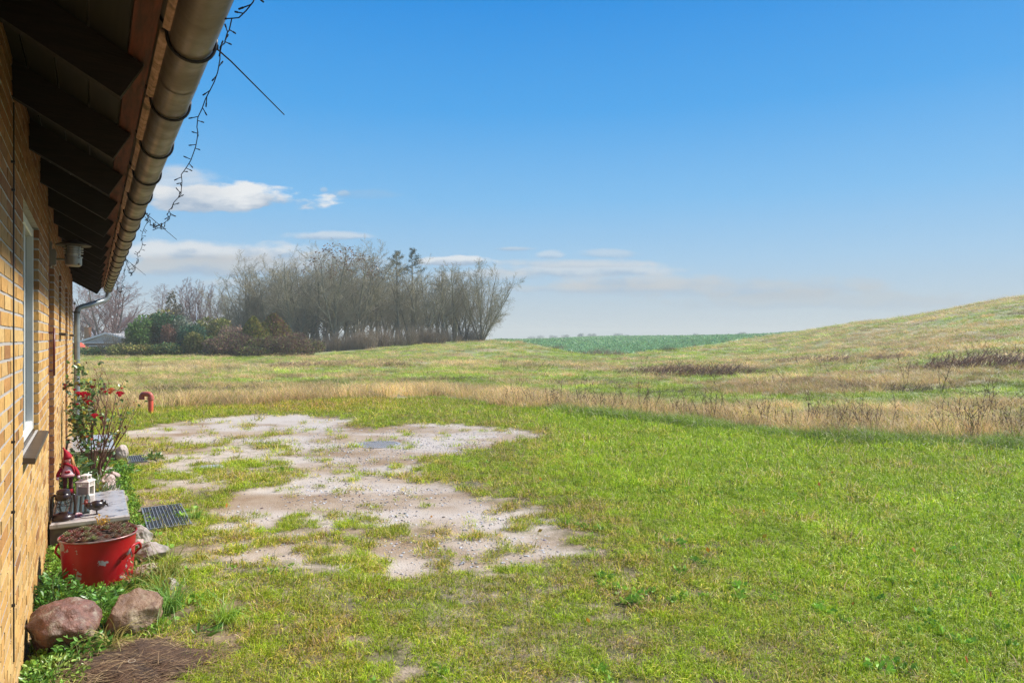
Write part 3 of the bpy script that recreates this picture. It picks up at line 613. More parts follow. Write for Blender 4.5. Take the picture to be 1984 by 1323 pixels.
# roof and eaves
RP=R(30); tr=math.tan(RP)
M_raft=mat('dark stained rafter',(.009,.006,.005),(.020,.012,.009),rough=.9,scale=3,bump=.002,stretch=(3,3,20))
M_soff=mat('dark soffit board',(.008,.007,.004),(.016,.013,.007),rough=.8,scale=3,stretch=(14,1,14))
M_fasc=mat('weathered red board',(.15,.040,.022),(.05,.02,.014),rough=.75,scale=5,stretch=(10,1.2,10),bump=.002)
M_tile=mat('pale mossy roof sheet',(.50,.33,.26),(.30,.19,.14),rough=.9,scale=22,bump=.004,c3=(.12,.09,.06),s3=14)
RE=15.1
roof=None
def roof_build():
    global roof
    zt=lambda a:2.605+(.458-a)*tr       # underside of the boards
    r=MB(); r.prism([(.565,zt(.565)+.05),(.535,zt(.535)+.030),(-4.2,zt(-4.2)+.03),(-8.9,zt(.5)+.03),(-8.9,zt(.5)+.09),(-4.2,zt(-4.2)+.10),(.565,zt(.565)+.085)],B0-.4,RE)
    roof=r.build('roof',mat('dark roof sheet',(.10,.09,.085),(.16,.14,.12),rough=.85,scale=5,bump=.005),house)
    a=.395; k=0
    m=MB()
    while a>-4.2:     # soffit boards run along the eaves
        a1=a-.115; Mx=[(a,zt(a)),(a,zt(a)+.02),(a1+.008,zt(a1+.008)+.02),(a1+.008,zt(a1+.008))]; m.prism(Mx,B0-.4,RE-.01); a=a1; k+=1
        if k>5: break
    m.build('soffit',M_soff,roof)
    m=MB(); m.prism([(.466,zt(.466)),(.466,zt(.466)+.022),(.402,zt(.402)+.022),(.402,zt(.402))],B0-.4,RE-.02); m.build('fascia',M_fasc,roof)
    b=2.73-.95*3
    while b<14.3:
        m=MB(); d=Vector((math.cos(RP),0,-math.sin(RP))); p=Vector((math.sin(RP),0,math.cos(RP)))
        tip=Vector((.378,0,2.48)); top=tip+p*.142; i0=tip-d*1.6; i1=top-d*1.6
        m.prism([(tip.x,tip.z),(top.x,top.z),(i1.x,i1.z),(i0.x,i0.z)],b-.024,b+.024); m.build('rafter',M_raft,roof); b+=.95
    m=MB(); d=Vector((math.cos(RP),0,-math.sin(RP))); p=Vector((math.sin(RP),0,math.cos(RP))); tip=Vector((.378,0,2.475)); top=tip+p*.16; i0=tip-d*5; i1=top-d*5
    m.prism([(tip.x,tip.z),(top.x,top.z),(i1.x,i1.z),(i0.x,i0.z)],RE-.06,RE-.02); m.build('bargeboard',M_raft,roof)
    m=MB(); b=2.31-.665*5; rr=random.Random(3)
    while b<RE-.3:
        q=min(b+.665,RE-.03); n=6; x0=.474; 
        for i in range(1):
            j=rr.uniform(-.004,.004); zc=zt(.5)+.0
            m.box(x0+j,x0+.062+j,b+.018,q-.018,zc-.012,zc+.02,.014)
        b+=.665
    m.build('roof_edge',M_tile,roof)
roof_build()
M_gut=mat('taupe painted gutter',(.13,.105,.085),(.085,.068,.056),rough=.30,scale=5,bump=.0006,bscale=60,spec=.6,c3=(.045,.034,.028),s3=3.2,metal=.05,rvar=(6,.28,.6))
M_hook=mat('black gutter hook',(.018,.016,.016),rough=.45,metal=.4)
M_zinc=mat('grey zinc pipe',(.27,.31,.33),(.20,.235,.25),rough=.38,scale=9,metal=.3)
GA,GZ,GR=.557,2.57,.063
def gutter():
    n=14; ang=[math.pi+math.pi*i/n for i in range(n+1)]; m=MB()
    prof=[(GA+GR*math.cos(a),GZ+GR*math.sin(a)) for a in ang]+[(GA+GR+.006,GZ+.004),(GA+GR+.002,GZ+.011),(GA+GR-.006,GZ+.004)]
    inn=[(GA+(GR-.004)*math.cos(a),GZ+(GR-.004)*math.sin(a)) for a in ang[::-1]]
    pr=prof+inn; N_=len(pr); ys=[B0-.4,1.0,2.55,2.552,4.2,6.2,6.203,10,12,RE]
    v=[(x,y,z) for y in ys for x,z in pr]; f=[(i*N_+j,i*N_+(j+1)%N_,(i+1)*N_+(j+1)%N_,(i+1)*N_+j) for i in range(len(ys)-1) for j in range(N_)]
    m.add(v,f); m.add([(x,RE,z) for x,z in prof[:n+1]],[tuple(range(n+1))])
    g=m.build('gutter',M_gut,house,True,40)
    for bb in (2.66,6.3,10.1,13.6):     # joint sleeves
        c=MB(); c.add([(GA+(GR+.0035)*math.cos(a),y,GZ+(GR+.0035)*math.sin(a)) for y in (bb-.0,bb+.012) for a in ang],[(j,j+1,n+2+j,n+1+j) for j in range(n)]); c.build('gutter_joint',M_gut,g,True)
    b=2.31-.665*4
    while b<RE-.1:
        h=MB(); pts=[(GA-GR-.055,b,GZ+.095),(GA-GR-.012,b,GZ+.03)]+[(GA+(GR+.006)*math.cos(a),b,GZ+(GR+.006)*math.sin(a)) for a in ang]+[(GA+GR+.008,b,GZ+.014),(GA+GR-.004,b,GZ+.02)]
        h.tube(pts,.0055,6); h.build('gutter_hook',M_hook,g,True); b+=.665
    p=MB(); bo=RE-.12; pts=[(GA,bo,GZ-.04),(GA,bo,GZ-.12),(GA-.02,bo-.01,GZ-.17),(GA-.07,bo-.04,GZ-.215),(GA-.13,bo-.08,GZ-.235),(.23,bo-.36,GZ-.325),(.15,bo-.43,GZ-.35),(.09,bo-.47,GZ-.39),(.068,bo-.48,GZ-.45),(.068,bo-.48,1.2),(.068,bo-.48,0.0)]
    p.tube(pts,.046,14); dp=p.build('downpipe',M_zinc,house,True,50)
    for z in (GZ-.46,1.15,.4):
        c=MB(); c.tube([(.068,bo-.48,z-.02),(.068,bo-.48,z+.02)],.052,14); c.box(0,.03,bo-.488,bo-.472,z-.01,z+.01); c.build('pipe_clamp',mat('clamp metal',(.10,.10,.10),rough=.5) if 'clamp metal' not in bpy.data.materials else bpy.data.materials['clamp metal'],dp,True,50)
gutter()
# wall lamp by the door
def lamp():
    t=wthing('wall_lamp','galvanised caged wall lamp on a short arm above the doll','lamp',0,6.75,2.33)
    mg=mat('galvanised metal',(.34,.33,.30),(.24,.23,.21),rough=.42,metal=.5,scale=12); mp=mat('lamp plate',(.20,.18,.15),rough=.5)
    m=MB(); m.box(.0,.016,-.055,.055,-.10,.11,.006); m.box(.014,.045,-.045,.045,-.09,.05,.012); m.build('mounting_plate',mp,t)
    m=MB(); m.tube([(.04,0,-.03),(.12,0,-.032)],.009,8); m.build('arm',mg,t,True)
    X=.165; T=Matrix.Translation((X,0,0))
    m=MB(); m.lathe([(0,-.085),(.045,-.084),(.058,-.075),(.06,-.06),(.06,-.012),(.066,-.010),(.066,-.004),(.055,-.004),(.055,-.02)],22,T); m.ball((X+.04,-.045,-.07),.010); m.build('body',mg,t,True,40)
    m=MB(); m.lathe([(.048,-.004),(.05,.03),(.05,.095)],20,T); m.build('glass',mat('lamp glass',(.55,.52,.46),rough=.12,spec=.8,scale=9),t,True)
    for z in (.022,.042,.062): 
        m=MB(); m.lathe([(.052,z),(.07,z-.001),(.07,z+.004),(.052,z+.004)],22,T); m.build('ring',mg,t,True,30)
    m=MB(); 
    for a in (.6,2.2,3.8,5.4): m.tube([(X+.062*math.cos(a),.062*math.sin(a),-.02),(X+.062*math.cos(a),.062*math.sin(a),.1)],.004,5)
    m.lathe([(.052,.082),(.125,.086),(.128,.092),(.05,.125),(.02,.14),(0,.142)],24,T); m.build('hood',mat('dark lamp hood',(.07,.06,.05),(.04,.035,.03),rough=.6),t,True,30)
    # round dark spotlight on the far corner
    t=wthing('spotlight','small round dark spotlight on the far corner of the house','spotlight',0,B1,2.28)
    m=MB(); m.tube([(-.1,0,0),(-.1,.12,0)],.018,8); m.build('arm',mp,t,True)
    m=MB(); m.lathe([(0,-.06),(.04,-.055),(.055,-.02),(.058,.03),(.05,.04),(0,.04)],18,Matrix.Translation((-.055,.16,.02))@Matrix.Rotation(R(80),4,'Y')); m.build('head',mat('dark lamp head',(.06,.045,.04),rough=.5),t,True,40)
    m=MB(); m.ball((.03,.16,.0),(.02,.02,.02)); m.build('sensor',mg,t,True)
lamp()
# string of small lights looped along the gutter, and the cable ties that hold it
M_wire=mat('dark light string',(.022,.022,.02),rough=.8,spec=.1); M_led=mat('clear light tip',(.45,.45,.42),rough=.25)
TB=[-1.0,2.33,5.70,9.14,12.6]; GL=GA+GR+.004
def lights():
    t=wthing('string_lights','dark string of tiny unlit lights looped along the gutter edge','string lights',GL,0,GZ)
    rr=random.Random(11); pts=[]
    for i in range(4):
        n=56; b0,b1=TB[i],TB[i+1]; sag=(.10,.28,.27,.27)[i]
        for k in range(n):
            f=k/n; z=-sag*4*f*(1-f)*(1+.35*(f-.5))-.0; w=.009
            pts.append(Vector((.015+rr.uniform(-w,w)*.5+.01*math.sin(k*.7),b0+(b1-b0)*f+rr.uniform(-.01,.01),z+rr.uniform(-w,w)*.6)))
    for k in range(14): pts.append(Vector((.02+rr.uniform(-.02,.03),12.6+k*.05+rr.uniform(-.04,.04),-.02-k*.015-rr.uniform(0,.05))))
    m=MB(); m.tube(pts,.0018,5); w=m.build('wire',M_wire,t,True)
    rest=MB(); cnt=0
    for i in range(3,len(pts)-1):
        p=pts[i].lerp(pts[i+1],rr.random()); a=rr.uniform(0,6.28); dr=(pts[i+1]-pts[i]).normalized(); e=Vector((math.cos(a),.25*rr.uniform(-1,1),math.sin(a)))*.8+dr*rr.uniform(.1,.7); e.normalize(); L_=rr.uniform(.022,.036)
        see=p.y>1.5 and cnt<99; q=MB() if see else rest
        q.tube([p,p+e*L_*.6,p+e*(L_*.62),p+e*L_],[.0017,.0017,.0028,.0024],5)
        if see: cnt+=1; q.build('mini_light',M_wire,t)
    o=rest.build('mini_light',M_wire,t); o['kind']='stuff'
    names=['nearest black cable tie sticking out from the gutter against open blue sky','second black cable tie poking out of the gutter beside the cloud','third black cable tie poking out over the bare beech crown','farthest black cable tie near the end of the gutter']
    for i,b in enumerate(TB[1:]):
        m=MB(); m.tube([(0,0,0),(.05,.0,-.037),(.215,0,-.18)],[.003,.0026,.0018],5); m.tube([(-.01,0,.01),(.004,.012,0),(-.005,0,-.012),(-.012,-.01,0),(-.01,0,.01)],.004,5); m.box(-.006,.012,-.006,.006,-.008,.006)
        o=m.build('cable_tie',M_wire,None); o.location=Wp(GL,b,GZ); o.rotation_euler=(0,0,TH+rr.uniform(-.05,.05)); tag(o,names[i],'cable tie','cable ties along the gutter')
lights()
# ------------------------------------------------------------ concrete steps and what stands on them
M_conc=mat('wet concrete',(.56,.51,.48),(.44,.39,.36),rough=.3,scale=6,bump=.0004,spec=.8,coat=.6,c3=(.14,.10,.09),s3=11,rvar=(5,.06,.25))
M_concs=mat('mossy concrete',(.075,.052,.038),(.12,.095,.06),rough=.85,scale=7,bump=.003,c3=(.16,.15,.06),s3=5)
def step(lab,b0,b1,a1,top):
    t=wthing('concrete_step',lab,'step',0,b0,0)
    m=MB(); m.box(.013,a1,0,b1-b0,top-.045,top,.010); m.build('slab',M_conc,t)
    m=MB(); m.box(.015,a1-.012,.012,b1-b0-.012,-.05,top-.045); m.build('riser',M_concs,t)
step('wet concrete step with the doll and the black hen standing on it',6.42,7.53,.56,.2)
step('pale farther concrete step behind the rose bush',10.42,12.0,.56,.2)
M_rub=mat('dark green rubber',(.035,.05,.045),(.05,.07,.06),rough=.45,scale=20)
def mat_():
    t=wthing('door_mat','dark green ribbed rubber mat on the step beside the wall','mat',.03,6.62,.2)
    m=MB(); m.box(0,.25,0,.72,.002,.010); m.build('base',M_rub,t)
    m=MB()
    for i in range(7): m.tube([(.018+i*.0355,.005,.014),(.018+i*.0355,.715,.014)],.014,8)
    m.build('ribs',M_rub,t,True,40)
mat_()
def clear_glass():
    g=mat('lantern glass',(.95,.95,.93),rough=.03); g.node_tree.nodes['Principled BSDF'].inputs['Transmission Weight'].default_value=1; g.node_tree.nodes['Principled BSDF'].inputs['IOR'].default_value=1.08; return g
def lantern():
    t=wthing('storm_lantern','dark bronze storm lantern on the near corner of the step','lantern',.10,6.53,.2)
    mb=mat('dark bronze enamel',(.016,.008,.007),(.03,.012,.009),rough=.3,scale=9,spec=.5)
    m=MB(); m.lathe([(0,0),(.075,0),(.08,.008),(.078,.028),(.062,.045),(.05,.05),(.03,.062),(0,.062)],24); m.build('base',mb,t,True,40)
    m=MB(); m.lathe([(.028,.06),(.042,.085),(.046,.11),(.036,.14),(.028,.158)],20); m.build('chimney_glass',clear_glass(),t,True)
    m=MB(); m.lathe([(0,.158),(.05,.158),(.058,.17),(.056,.196),(.046,.21),(.05,.216),(.044,.235),(.02,.245),(0,.246)],22); m.build('cap',mb,t,True,40)
    m=MB()
    for s in (1,-1): m.tube([(s*.062,0,.02),(s*.078,0,.045),(s*.080,0,.12),(s*.074,0,.19),(s*.05,0,.20)],.0105,8)
    m.build('frame_tube',mb,t,True)
    m=MB(); m.tube([(.05,.01,.10),(.0,-.045,.12),(-.05,.01,.14)],.0022,5); m.tube([(.05,.01,.14),(.0,-.045,.12),(-.05,.01,.10)],.0022,5); m.tube([(-.08,0,.17)]+[(-.09*math.cos(a),.055,.17-.06*math.sin(a)) for a in [i*math.pi/8 for i in range(1,8)]]+[(.08,0,.17)],.002,5); m.build('wire_guard',mb,t)
lantern()
def doll():
    t=wthing('doll','knitted doll with a pointed red hat standing by the wall on the step','doll',.11,7.40,.205,rz=0)
    red=mat('red knit',(.42,.012,.03),(.30,.01,.02),rough=.9,scale=60,bump=.002); wht=mat('white fleece',(.72,.60,.60),(.60,.46,.47),rough=.95,scale=50,bump=.003)
    brn=mat('brown stocking',(.13,.035,.035),(.09,.02,.02),rough=.9,scale=40); grn=mat('dark felt boot',(.02,.035,.03),rough=.8,scale=30,c2=(.03,.05,.045)); skn=mat('doll cloth skin',(.70,.45,.36),rough=.9); hr=mat('ginger wool',(.55,.27,.10),(.42,.18,.06),rough=.95,scale=40,bump=.003)
    # body: one continuous cloth torso with skirt
    m=MB(); m.lathe([(0,.195),(.050,.198),(.058,.204),(.054,.215),(.045,.238),(.038,.262),(.03,.285),(.02,.30),(.018,.315),(0,.318)],20,None,1,.8); m.build('dress',wht,t,True)
    m=MB(); m.lathe([(.052,.188),(.062,.195),(.060,.212),(.054,.210)],20,None,1,.8); m.build('skirt_hem',mat('pink fur trim',(.55,.28,.28),rough=1,scale=40,c2=(.42,.2,.2)),t,True)
    m=MB(); m.ball((0,-.002,.342),(.034,.032,.034)); m.build('head',skn,t,True)
    m=MB(); m.ball((.004,-.035,.340),(.005,.006,.005),8,6); m.build('nose',mat('red nose',(.5,.1,.08),rough=.8),t,True)
    m=MB(); 
    for s in (1,-1): m.ball((s*.012,-.031,.349),(.003,.003,.003),6,5)
    m.build('eyes',M_wire,t,True)
    m=MB(); m.tube([(0,0,.352),(-.004,0,.372),(-.012,.0,.40),(-.024,0,.425),(-.034,0,.445)],[.039,.034,.024,.013,.004],14); m.ball((-.036,0,.45),.007); m.build('hat',red,t,True)
    rr=random.Random(2)
    m=MB()
    for i in range(26):
        a=rr.uniform(0,6.28)
        if -2.2<math.atan2(math.sin(a),math.cos(a))<-1.0: continue
        x,y=.033*math.cos(a),.031*math.sin(a); m.tube([(x,y,.365),(x*1.25,y*1.25,.335),(x*1.35+rr.uniform(-.01,.01),y*1.2,.29),(x*1.4,y*1.1,.245+rr.uniform(0,.03))],[.006,.007,.006,.003],5)
    m.build('hair',hr,t,True)
    m=MB(); m.tube([(-.035,-.012,.315),(.0,-.036,.305),(.03,-.022,.285),(.042,-.02,.25),(.05,-.02,.215)],[.010,.012,.012,.010,.008],8); m.build('scarf',red,t,True)
    for s in (1,-1):
        m=MB(); m.tube([(s*.028,0,.285),(s*.052,-.006,.262),(s*.072,-.012,.225),(s*.078,-.022,.195)],[.014,.016,.015,.016],10); a=m.build('sleeve',red,t,True)
        m=MB(); m.ball((s*.079,-.024,.182),(.013,.013,.015)); m.build('hand',wht,a,True)
    m=MB(); m.ball((-.012,-.040,.235),(.014,.006,.012)); m.ball((.006,-.040,.235),(.014,.006,.012)); m.build('heart_patch',red,t,True)
    for s in (1,-1):
        m=MB(); m.tube([(s*.022,0,.205),(s*.022,0,.12),(s*.024,0,.045)],[.017,.016,.015],10); m.build('stocking',brn,t,True)
        m=MB(); m.tube([(s*.024,0,.075),(s*.025,-.002,.05),(s*.026,-.002,.028)],[.018,.021,.024],10); m.build('boot_cuff',red,t,True)
        m=MB(); m.ball((s*.028,-.022,.016),(.022,.042,.018)); m.build('boot',grn,t,True)
doll()
def white_lantern():
    t=wthing('candle_lantern','white house shaped candle lantern on the far edge of the step','lantern',.245,7.43,.2,rz=R(-28)); w=mat('white lantern paint',(.78,.72,.64),(.7,.63,.55),rough=.5,scale=9)
    for x in (-.05,.05):
        for y in (-.045,.045): m=MB(); m.box(x-.006,x+.006,y-.006,y+.006,0,.125); m.build('post',w,t)
    m=MB(); m.box(-.054,.054,-.049,.049,0.001,.008); m.build('floor',w,t)
    m=MB()
    for z in (.085,.122): 
        for y in (-.045,.045): m.box(-.052,.052,y-.004,y+.004,z,z+.008)
        for x in (-.05,.05): m.box(x-.004,x+.004,-.044,.044,z+.001,z+.007)
    for i in range(6):
        for y in (-.045,.045): m.box(-.038+i*.015,-.032+i*.015,y-.002,y+.002,.092,.123)
        for x in (-.05,.05): m.box(x-.002,x+.002,-.034+i*.013,-.029+i*.013,.092,.123)
    m.build('railing',w,t)
    m=MB(); m.lathe([(.086,.129),(.088,.133),(.05,.152),(.048,.152)],4,Matrix.Rotation(R(45),4,'Z')); m.build('roof',w,t)
    m=MB()
    for i in range(4):
        for y in (-.028,.028): m.box(-.03+i*.018,-.026+i*.018,y-.002,y+.002,.150,.182)
    for x in (-.032,.032):
        for y in (-.028,.028): m.box(x-.003,x+.003,y-.003,y+.003,.148,.183)
    m.lathe([(0,.183),(.054,.182),(.052,.187),(.01,.200),(0,.2)],4,Matrix.Rotation(R(45),4,'Z')); m.build('cupola',w,t)
    m=MB(); m.tube([(-.05,0,.14)]+[(-.062*math.cos(a),0.0,.14+.055*math.sin(a)) for a in [i*math.pi/9 for i in range(1,9)]]+[(.05,0,.14)],.0022,5); m.build('handle',w,t)
    mp=mat('lantern pane',(.35,.36,.30),rough=.1,spec=.8)
    for y in (-.043,.043): m=MB(); m.box(-.044,.044,y-.001,y+.001,.01,.084); m.build('glass',mp,t)
white_lantern()
def hen():
    t=wthing('hen_figure','small black hen figure with a red head on the near edge of the step','figurine',.315,6.56,.2,rz=R(8))
    bk=mat('black glazed hen',(.012,.008,.008),(.04,.02,.018),rough=.3,scale=20,spec=.6); rd=mat('red brown comb',(.22,.035,.025),rough=.5)
    m=MB(); m.ball((.012,0,.062),(.046,.032,.033),18,12,Matrix.Rotation(R(8),4,'Y')); m.ball((.044,0,.072),(.022,.018,.026),12,8); m.tube([(-.015,0,.062),(-.034,0,.070),(-.046,0,.082)],[.027,.020,.013],12); m.build('body',bk,t,True)
    m=MB(); m.ball((-.050,0,.088),(.012,.010,.013),12,8); m.tube([(-.060,0,.088),(-.072,0,.083)],[.005,.001],6); m.tube([(-.052,0,.078),(-.054,0,.066)],[.005,.003],6)
    for i in range(4): m.ball((-.057+i*.006,0,.102+.003*math.sin(i)),(.004,.003,.007),6,5)
    m.build('head',rd,t,True)
    m=MB(); 
    for i in range(6): m.tube([(.05,(i-2.5)*.004,.078),(.064,(i-2.5)*.006,.070),(.074,(i-2.5)*.007,.050)],[.008,.007,.003],6)
    m.build('tail',bk,t,True)
    t.scale=(1.25,1.25,1.25)
    for s in (1,-1):
        m=MB(); m.tube([(.01,s*.012,.035),(.012,s*.014,.004)],.003,6); m.tube([(-.008,s*.014,.004),(.022,s*.014,.004)],.0025,5); m.build('leg',bk,t,True)
    m=MB(); m.lathe([(0,0),(.05,0),(.056,.004),(.05,.003),(0,.002)],24,Matrix.Translation((-.028,0,.001))); tag(m.build('saucer',mat('pale saucer',(.62,.58,.54),rough=.2,spec=.7),t))
    t=wthing('soap_shell','pink and white shell shaped ornament between lantern and hen','ornament',.195,6.60,.2)
    m=MB(); m.lathe([(0,.003),(.030,.003),(.036,.010),(.030,.020),(.012,.026),(0,.026)],16,None,1,.75); m.build('shell',mat('pink white glaze',(.70,.42,.42),(.55,.05,.10),rough=.4,scale=38,contrast=(.5,.56)),t,True)
    m=MB(); 
    for k in range(7): a=k*.9; m.tube([(.01*math.cos(a),.008*math.sin(a),.026),(.03*math.cos(a),.022*math.sin(a),.019)],[.0025,.0035],5)
    m.build('ridges',mat('white ridge',(.72,.62,.6),rough=.4),t)
hen()
# steel gratings set in the grass
M_galv=mat('galvanised grating',(.28,.30,.32),(.18,.19,.20),rough=.45,metal=.25,scale=12); M_pit=mat('dark pit',(.02,.02,.018),rough=.9)
def grating(lab,a0,a1,b0,b1,nx,ny):
    t=wthing('floor_grating',lab,'grating',a0,b0,0); w=a1-a0;l=b1-b0; m=MB(); zt=.012
    m.box(0,.012,0,l,-.03,zt); m.box(w-.012,w,0,l,-.03,zt); m.box(.012,w-.012,0,.012,-.03,zt); m.box(.012,w-.012,l-.012,l,-.03,zt); m.build('frame',M_galv,t)
    m=MB()
    for i in range(1,nx): x=w*i/nx; m.box(x-.0025,x+.0025,.012,l-.012,-.02,zt-.002)
    for j in range(1,ny): y=l*j/ny; m.box(.012,w-.012,y-.0016,y+.0016,-.012,zt-.0035)
    m.build('bars',M_galv,t)
    m=MB(); m.box(.002,w-.002,.002,l-.002,-.05,.0005); m.build('pit',M_pit,t)
grating('steel bar grating in the grass beside the near step',.70,1.05,6.63,7.50,12,24)
grating('smaller far steel grating half hidden by weeds past the rose bush',.70,.93,10.36,10.9,9,18)
def manhole():
    x,y=Gp(733,860); t=thing('manhole_cover','round iron manhole cover flush in the pale gravel','manhole cover',(x,y,hz1(x,y)-.018))
    mi=mat('worn iron',(.40,.39,.38),(.30,.29,.28),rough=.45,scale=16,metal=.15,c3=(.42,.37,.32),s3=6)
    m=MB(); m.lathe([(.30,-.02),(.345,-.02),(.345,.012),(.30,.012),(.30,-.02)],36); m.build('rim',mi,t,True,30)
    m=MB(); m.lathe([(.0,.006),(.29,.006),(.29,-.02)],36)
    for i in range(-8,9):
        for j in range(-8,9):
            if (i*i+j*j)<62 and (i+j)%2==0: m.box(i*.034-.012,i*.034+.012,j*.034-.012,j*.034+.012,.0065,.011)
    m.build('lid',mi,t)
    x,y=Gp(410,905); t=thing('paving_slab','small pale slab lying flat in the thin grass','slab',(x,y,hz1(x,y)),.35)
    m=MB(); m.box(-.14,.14,-.10,.10,-.03,.012,.008); o=m.build('stone',mat('pale slab',(.45,.45,.47),(.36,.36,.38),rough=.3,scale=10),t)
manhole()
# ------------------------------------------------------------ stones
def stone_mesh(seed,sx,sy,sz,cuts=6,rough=.14,sub=5):
    import bmesh
    b=bmesh.new(); bmesh.ops.create_icosphere(b,subdivisions=sub,radius=1); r=np.random.default_rng(seed)
    P=np.array([v.co for v in b.verts]); 
    for i in range(cuts):
        n=r.normal(0,1,3); n[2]=n[2]*.7; n/=np.linalg.norm(n); d=r.uniform(.55,.82); q=P@n-d; P=P-np.outer(np.maximum(q,0)*.96,n)
    nn=P/np.linalg.norm(P,axis=1)[:,None]
    f=(fbm(P[:,0]*2+seed,P[:,1]*2+P[:,2]*1.7,seed,4)-.5)*rough*2.2+(fbm(P[:,0]*9+P[:,2]*5,P[:,1]*9-P[:,2]*6,seed+5,3)-.5)*rough*.6
    P=P+nn*f[:,None]; P=P*np.array([sx,sy,sz])
    for v,p in zip(b.verts,P): v.co=p
    me=bpy.data.meshes.new('stone'); b.to_mesh(me); b.free(); me.polygons.foreach_set('use_smooth',np.ones(len(me.polygons),bool)); return me
M_gran=mat('red granite',(.22,.10,.07),(.11,.055,.04),rough=.55,scale=24,detail=8,bump=.016,bscale=34,c3=(.28,.22,.16),s3=16)
M_gran2=mat('brown granite',(.27,.165,.10),(.14,.08,.05),rough=.6,scale=16,detail=8,bump=.016,bscale=30,c3=(.34,.27,.17),s3=5)
M_grey=mat('grey field stone',(.42,.36,.31),(.27,.22,.19),rough=.7,scale=16,bump=.005,bscale=40,c3=(.12,.12,.08),s3=9)
M_pink=mat('pale pink stone',(.50,.37,.32),(.38,.27,.23),rough=.6,scale=16,bump=.004,bscale=40)
def stone(name,lab,a,b,z,s,seed,m,rz=0,tilt=0,cuts=6,grp=None):
    o=link(name,stone_mesh(seed,*s,cuts=cuts),m); p=Wp(a,b,0); o.location=(p.x,p.y,hz1(p.x,p.y)+z); o.rotation_euler=(tilt,0,TH+rz); tag(o,lab,'rock' if name=='boulder' else 'stone',grp)
stone('boulder','rounded red granite boulder against the foot of the wall',.165,4.40,.07,(.195,.19,.165),8,M_gran,.5,.12,cuts=11)
stone('boulder','angular brown split boulder right of the red one',.50,4.44,.055,(.20,.17,.15),19,M_gran2,-.3,cuts=14)
stone('edging_stone','square grey stone just beyond the red tub',.615,6.28,.05,(.10,.16,.10),22,M_grey,.2,cuts=8)
stone('edging_stone','long grey wedge stone beside the red tub',.665,5.80,.04,(.15,.17,.09),31,M_grey,.5,cuts=9)
stone('edging_stone','flat pale pink stone at the tub foot',.63,5.42,.01,(.10,.12,.05),41,M_pink,.1,cuts=8)
stone('edging_stone','small wedge of stone sunk in long grass',.735,5.02,.012,(.075,.06,.055),44,M_grey,.9,cuts=9)
stone('edging_stone','small brown stone between the two grey ones',.60,6.02,.05,(.06,.07,.06),47,M_pink,.3)
stone('edging_stone','grey stone touching the back of the near step',.46,7.75,.07,(.15,.12,.10),51,M_grey,.4,cuts=7)
stone('edging_stone','small grey stone behind the near step',.50,8.10,.05,(.06,.07,.07),52,M_grey)
stone('edging_stone','round pink stone behind the near step',.43,8.55,.08,(.10,.12,.11),53,M_pink,cuts=4)
stone('edging_stone','small round pinkish stone halfway to the far step',.51,9.25,.04,(.07,.08,.06),54,M_pink,cuts=4)
stone('edging_stone','pale flat stone half buried near the rose bush',.47,9.75,.02,(.07,.12,.05),55,M_grey,cuts=4)
stone('edging_stone','round whitish stone at the corner of the far step',.63,10.75,.09,(.09,.1,.11),56,mat('whitish stone',(.5,.42,.36),(.4,.33,.28),rough=.7,scale=14,bump=.003),cuts=3)
